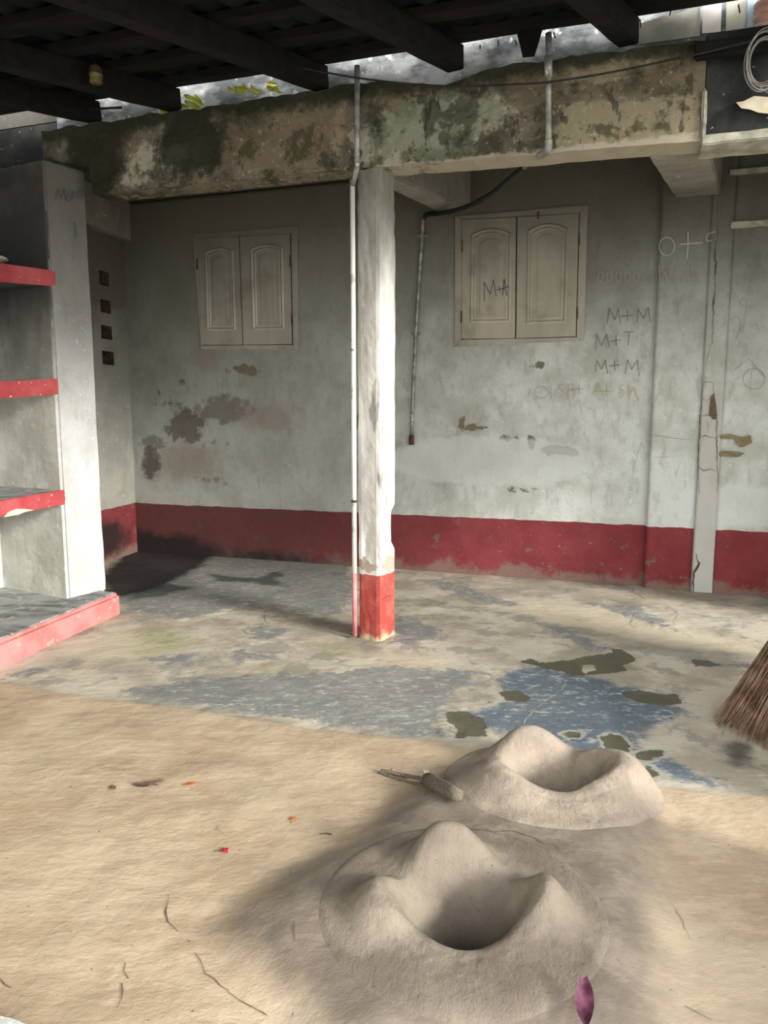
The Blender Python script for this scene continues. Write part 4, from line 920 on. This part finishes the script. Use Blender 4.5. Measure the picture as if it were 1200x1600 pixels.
# ================================================================== CLAY STOVES
def stove(idx, c, r0, base_h, bumps, name_label, rim_dip, out_w):
    nth, nr = 220, 96; R = .44
    th = np.linspace(0, 2*math.pi, nth, endpoint=False)
    hh = np.full(nth, base_h); rr = np.full(nth, r0); wdt = np.full(nth, out_w)
    for (ang, amp, sig, dr, dw) in bumps:
        d = (th-math.radians(ang)+math.pi) % (2*math.pi)-math.pi; g = np.exp(-(np.abs(d)/math.radians(sig))**2.4)
        hh += amp*g; rr += dr*g; wdt += dw*g
    for (ang, dip, sig) in rim_dip:
        d = (th-math.radians(ang)+math.pi) % (2*math.pi)-math.pi; hh -= dip*np.exp(-(d/math.radians(sig))**2)
    rad = np.concatenate([np.linspace(0.001, .9, 50), np.linspace(.915, 1.25, 24), np.linspace(1.28, 2.2, 22)])   # in units of rim radius
    P = []; ch = []
    for j in range(nr):
        k = rad[j] if rad[j] < 1.25 else None
        for i in range(nth):
            if k is not None: r = rr[i]*k
            else: r = rr[i]*1.25+(R-rr[i]*1.25)*(rad[j]-1.25)/(2.2-1.25)
            x = c[0]+r*math.cos(th[i]); y = c[1]+r*math.sin(th[i]); zf = zfloor(x, y)
            q = r-rr[i]
            if q < 0:                                     # bowl inside
                e = min(1, -q/(rr[i]*.62)); pit = -.16
                z_in = pit+(hh[i]-pit)*(1-e)**.9 if e < 1 else pit
                z = pit+(hh[i]-pit)*(1-e**1.9)
                # rounded rim
            else:
                f = math.exp(-(q/(wdt[i]*.66))**2.1); z = zf+.004+(hh[i]-.004-zf)*f
                if r > .40: z -= .016*min(1, (r-.40)/.03)
            P.append((x, y, z)); ch.append(-.02-z)
    P = np.array(P)
    # soften the rim crest along the radius
    G = P[:, 2].reshape(nr, nth); DD = np.hypot(P[:, 0]-c[0], P[:, 1]-c[1]).reshape(nr, nth); G0 = G.copy(); ZF = np.array([zfloor(p[0], p[1]) for p in P]).reshape(nr, nth)
    for _ in range(40): G[1:-1] = (G[:-2]+2*G[1:-1]+G[2:])/4
    for _ in range(2): G = (np.roll(G, 1, 1)+2*G+np.roll(G, -1, 1))/4
    XX = P[:, 0].reshape(nr, nth); YY = P[:, 1].reshape(nr, nth)
    G = G+.010*fbm(XX*9+idx*7, YY*9, 3)*sstep(R, R*.8, np.hypot(XX-c[0], YY-c[1]))+.0035*fbm(XX*40, YY*40, 2)
    wk = sstep(.28, .36, DD); G = G*(1-wk)+G0*wk
    G = np.where(DD > .30, np.maximum(G, ZF+.0012-.02*sstep(.41, .44, DD)), G); P[:, 2] = G.ravel()
    idxs = np.arange(nr*nth).reshape(nr, nth); f = []
    for j in range(nr-1):
        a = idxs[j]; b = idxs[j+1]
        for i in range(nth): f.append((a[i], b[i], b[(i+1) % nth], a[(i+1) % nth]))
    me = bpy.data.meshes.new('clay_stove'); me.from_pydata([tuple(p) for p in P], [], f+[tuple(idxs[0])]); me.update()
    at = me.attributes.new('char', 'FLOAT', 'POINT'); at.data.foreach_set('value', (-.0-P[:, 2]).astype(np.float32)-.03)
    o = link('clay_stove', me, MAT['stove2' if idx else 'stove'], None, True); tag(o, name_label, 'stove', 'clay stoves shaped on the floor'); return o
# angle, extra height, half width deg, extra radius, extra outer width
stove(0, STV[0]['c'], .185, .088, [(188, .086, 29, .066, -.015), (97, .135, 35, .02, .02), (353, .098, 25, .066, -.025)], 'nearer clay stove with three pot bumps and deep round fire pit', [(270, .010, 30), (143, .018, 16)], .115)
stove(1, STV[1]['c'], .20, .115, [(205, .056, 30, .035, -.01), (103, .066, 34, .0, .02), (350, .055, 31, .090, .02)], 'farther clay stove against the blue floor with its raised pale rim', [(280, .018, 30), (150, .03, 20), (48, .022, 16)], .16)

# ================================================================== SMALL THINGS ON THE FLOOR
def onfloor(x, y, dz=0):
    z = 0
    for _ in range(4): p = FL(x, y, z); z = zfloor(p[0], p[1])
    return FL(x, y, z+dz)
fw = empty('firewood', tuple(onfloor(690, 1225))); tag(fw, 'short thick branch with splintered end lying by the farther stove', 'wood')
a = onfloor(668, 1218, .035); b = onfloor(706, 1238, .028); bm = bmesh.new()
tube(bm, [a, a+(b-a)*.3, a+(b-a)*.7, b, b+(b-a)*.25], [.027, .030, .029, .028, .024], 12); bmobj('bark', bm, MAT['bark'], fw, True)
bm = bmesh.new(); ax = (a-b)/np.linalg.norm(a-b)
for k in range(7):
    an = k*.9; o_ = np.array([math.cos(an)*.015, .005, math.sin(an)*.018]); tube(bm, [a+o_, a+o_*1.2+ax*random.uniform(.01, .035)+np.array([0, 0, .012 if k in (1, 2) else 0])], [.006, .001], 5)
tag(bmobj('splinters', bm, MAT['splint'], fw), kind='stuff')
for pts, r, lab in (([(596, 1204), (610, 1207), (635, 1212), (662, 1217)], .0085, 'upper brown twig reaching left from the splintered branch'), ([(592, 1206), (612, 1213), (640, 1222), (668, 1222)], .005, 'thin lower twig reaching left from the splintered branch'), ([(694, 1218), (704, 1226), (714, 1234)], .007, 'short peeled twig behind the splintered branch')):
    bm = bmesh.new(); tube(bm, spline([onfloor(x, y, r+.003+(.02 if i == len(pts)-1 and r < .009 else 0)) for i, (x, y) in enumerate(pts)], 5), r, 8)
    if r == .0085: tube(bm, [onfloor(611, 1207, .01), onfloor(612, 1201, .02)], .004, 5)
    tag(bmobj('twig', bm, MAT['bark'], smooth=True), lab, 'twig')
def scrap(name, c, pts, mat, label, cat, h=.004):
    bm = bmesh.new(); cc = onfloor(*c); vs = []
    f0 = [bm.verts.new(onfloor(x, y, .004+random.uniform(0, h))) for x, y in pts]; f1 = [bm.verts.new(onfloor(x, y, .0)) for x, y in pts]; bm.faces.new(f0)
    for k in range(len(pts)): bm.faces.new([f0[k], f1[k], f1[(k+1) % len(pts)], f0[(k+1) % len(pts)]])
    bmesh.ops.recalc_face_normals(bm, faces=bm.faces)
    return tag(bmobj(name, bm, mat), label, cat)
lf = leafmesh('purple_leaf', onfloor(911, 1547, .008), onfloor(914, 1612, .01)-onfloor(911, 1547, .008), (1, 0, 0), .135, .052, MAT['leafp'], None, -.06, 12)
for v in lf.data.vertices: v.co.z += .032
tag(lf, 'curled purple leaf lying in front of the nearer stove', 'leaf')
scrap('red_petal', (350, 1328), [(346, 1328), (349, 1324), (353, 1325), (358, 1325), (355, 1329), (357, 1332), (350, 1331)], MAT['leafr'], 'small bright red petal on the clay left of the stoves', 'petal', .012)
bm = bmesh.new(); tube(bm, [onfloor(336, 1330, .004), onfloor(348, 1328, .006)], .002, 5); tag(bmobj('petal_stem', bm, MAT['leafb']), 'tiny brown stem touching the bright red petal', 'stem')
scrap('orange_petal', (297, 1223), [(283, 1225), (293, 1224), (299, 1221), (307, 1222), (300, 1226), (292, 1226)], MAT['leafo'], 'small orange petal right of the dark dried scrap', 'petal', .008)
scrap('dry_leaf', (457, 1278), [(452, 1279), (456, 1276), (463, 1277), (462, 1281), (455, 1281)], MAT['leafo'], 'tiny russet leaf scrap up from the red petal', 'leaf')
sc_ = scrap('dark_scrap', (230, 1224), [(208, 1224), (215, 1222), (228, 1223), (240, 1219), (246, 1221), (238, 1226), (228, 1229), (216, 1229), (211, 1226)], MAT['leafb'], 'dark dried weed scrap on the open clay', 'scrap', .015)
bm = bmesh.new()
for (x, y) in ((256, 1216), (253, 1221), (258, 1219), (248, 1227)): tube(bm, [onfloor(232, 1223, .008), onfloor(x, y, .006)], .0018, 4)
bmobj('stalks', bm, MAT['leafb'], sc_)
scrap('clay_crumb', (176, 1230), [(171, 1229), (176, 1226), (182, 1229), (180, 1233), (173, 1233)], MAT['leafb'], 'little dark crumb left of the dried weed scrap', 'crumb', .012)
bm = bmesh.new(); tube(bm, spline([onfloor(500, 1303, .004), onfloor(510, 1302, .004), onfloor(518, 1304, .004)], 4), .0025, 5); tag(bmobj('twig', bm, MAT['leafb']), 'tiny dark twig on the clay above the left pot bump', 'twig')
mc = [([(742, 1296), (770, 1300), (800, 1299), (830, 1308), (850, 1318), (866, 1322), (876, 1334)], .006), ([(264, 1398), (260, 1412), (257, 1425), (264, 1440), (272, 1448), (278, 1457)], .007), ([(196, 1505), (196, 1520), (200, 1532)], .006), ([(190, 1537), (192, 1552), (186, 1565), (185, 1578)], .006), ([(341, 1288), (340, 1296), (345, 1302), (349, 1306)], .004),
      ([(305, 1490), (318, 1510), (325, 1522), (345, 1540), (355, 1550)], .006), ([(459, 1440), (458, 1455), (462, 1475)], .005), ([(0, 1530), (12, 1538), (14, 1548)], .007), ([(355, 1550), (372, 1562), (395, 1575), (420, 1590)], .006), ([(452, 1370), (454, 1358), (466, 1352)], .003),
      ([(1040, 1402), (1056, 1420), (1078, 1470)], .003), ([(1070, 1573), (1090, 1585), (1115, 1595)], .005)]
cracks(floor, 'crack', mc, onfloor, MAT['mudcrack'], nrm=np.array([0, 0, 1.]), off=.003)
cc_ = [([(885, 1065), (878, 1078), (860, 1090), (840, 1105), (825, 1120), (815, 1135), (800, 1148)], .012), ([(988, 925), (1000, 930), (1008, 936)], .012), ([(380, 985), (385, 990), (400, 992)], .008), ([(425, 975), (415, 972), (412, 960)], .008), ([(640, 930), (660, 934), (680, 940)], .006),
       ([(890, 965), (910, 972), (925, 968)], .006), ([(1120, 1030), (1150, 1034), (1168, 1036), (1167, 1042)], .006), ([(990, 960), (985, 975), (996, 985)], .005), ([(1035, 940), (1060, 960), (1050, 972), (1075, 990)], .004)]
cracks(floor, 'crack', cc_[1:], onfloor, MAT['crack'], nrm=np.array([0, 0, 1.]), off=.002)
cracks(floor, 'crack', cc_[:1], onfloor, MAT['lip'], nrm=np.array([0, 0, 1.]), off=.002)
# pale rough block at the lower left corner
bm = bmesh.new(); pp = [(-120, 1530), (0, 1582), (22, 1586), (45, 1594), (62, 1602), (70, 1640), (-120, 1640)]
f0 = [bm.verts.new(FL(x, y, .10)) for x, y in pp]; f1 = [bm.verts.new(FL(x, y, .10)*np.array([1, 1, 0])) for x, y in pp]; bm.faces.new(f0)
for k in range(len(pp)): bm.faces.new([f0[k], f1[k], f1[(k+1) % len(pp)], f0[(k+1) % len(pp)]])
bm.faces.new(f1[::-1]); bmesh.ops.recalc_face_normals(bm, faces=bm.faces); rough(bm, .03, .004, 12, .01)
tag(bmobj('concrete_block', bm, MAT['stone']), 'corner of a pale rough concrete block at the lower left', 'block')

# ================================================================== BROOM
bro = empty('broom', tuple(FL(1150, 1140))); tag(bro, 'long brown stick broom leaning at the right edge, bristles on the floor', 'broom')
grip = onpl(1330, 820, FL(1230, 1120), np.array([0, 1., 0]))
bm = bmesh.new(); rnd = random.Random(3)
for k in range(230):
    u_ = rnd.random(); v_ = rnd.gauss(0, 1)
    ex = 1112+u_*100; ey = 1118+u_*48+v_*6+(rnd.random()**3)*15
    e = FL(ex, ey, .006); g0 = grip+np.array([rnd.gauss(0, .018), rnd.gauss(0, .018), rnd.gauss(0, .018)])
    m1 = g0+(e-g0)*.5+np.array([rnd.gauss(0, .01), rnd.gauss(0, .012), rnd.gauss(0, .01)-.015]); m2 = g0+(e-g0)*.85+np.array([rnd.gauss(0, .006), rnd.gauss(0, .006), rnd.gauss(0, .006)-.01])
    m2[2] = max(m2[2], .012); tube(bm, [g0, m1, m2, e], [.003, .0028, .002, .0009], 4)
tag(bmobj('bristles', bm, MAT['straw'], bro), kind='stuff')
gd = grip-FL(1160, 1140); gd /= np.linalg.norm(gd)
bm = bmesh.new(); tube(bm, [grip-gd*.03, grip+gd*.25], .034, 12); bmobj('handle', bm, MAT['straw'], bro)
bm = bmesh.new()
for k in range(4): tube(bm, [grip-gd*(.02-.014*k), grip-gd*(.012-.014*k)], .038, 12)
bmobj('binding', bm, MAT['wire'], bro)

# ================================================================== LEFT SIDE WALL AND ADDED LIGHT BLOCKERS, all outside the frame
def ext(name, x0, x1, y0, y1, z0, z1, lab):
    bm = bmesh.new(); hexa(bm, [(x0, y0, z0), (x1, y0, z0), (x1, y1, z0), (x0, y1, z0)], [(x0, y0, z1), (x1, y0, z1), (x1, y1, z1), (x0, y1, z1)])
    tag(bmobj(name, bm, MAT['lip']), lab, kind='structure')
ext('wall_shelf_side', -3.6, -3.35, -1.0, 5.4, -.05, 2.55, 'plain wall closing the left side outside the picture')
ext('yard_blocker', 2.75, 2.9, 1.75, 4.0, -.05, .85, 'added low light blocker at the open right side outside the picture')  # this and the blocks below are added to shape the sun on the floor
ext('low_blocker_near', 1.42, 1.57, .6, 2.15, -.05, .30, 'added low light blocker right of the clay stoves outside the picture')
ext('low_blocker_far', 1.85, 2.0, 2.45, 3.25, -.05, .40, 'added low light blocker beside the broom outside the picture')
ext('yard_blocker_near', 2.4, 2.6, -1.6, .75, -.05, .9, 'added low light blocker near the camera on the right outside the picture')
ext('yard_blocker_far', 3.3, 3.5, 5.1, 6.2, -.05, 3.4, 'added light blocker beside the far opening on the right outside the picture')
ext('yard_blocker_upper', 3.3, 3.5, 3.2, 5.1, 1.75, 3.4, 'added light blocker over the far opening on the right outside the picture')
bpy.context.view_layer.update()
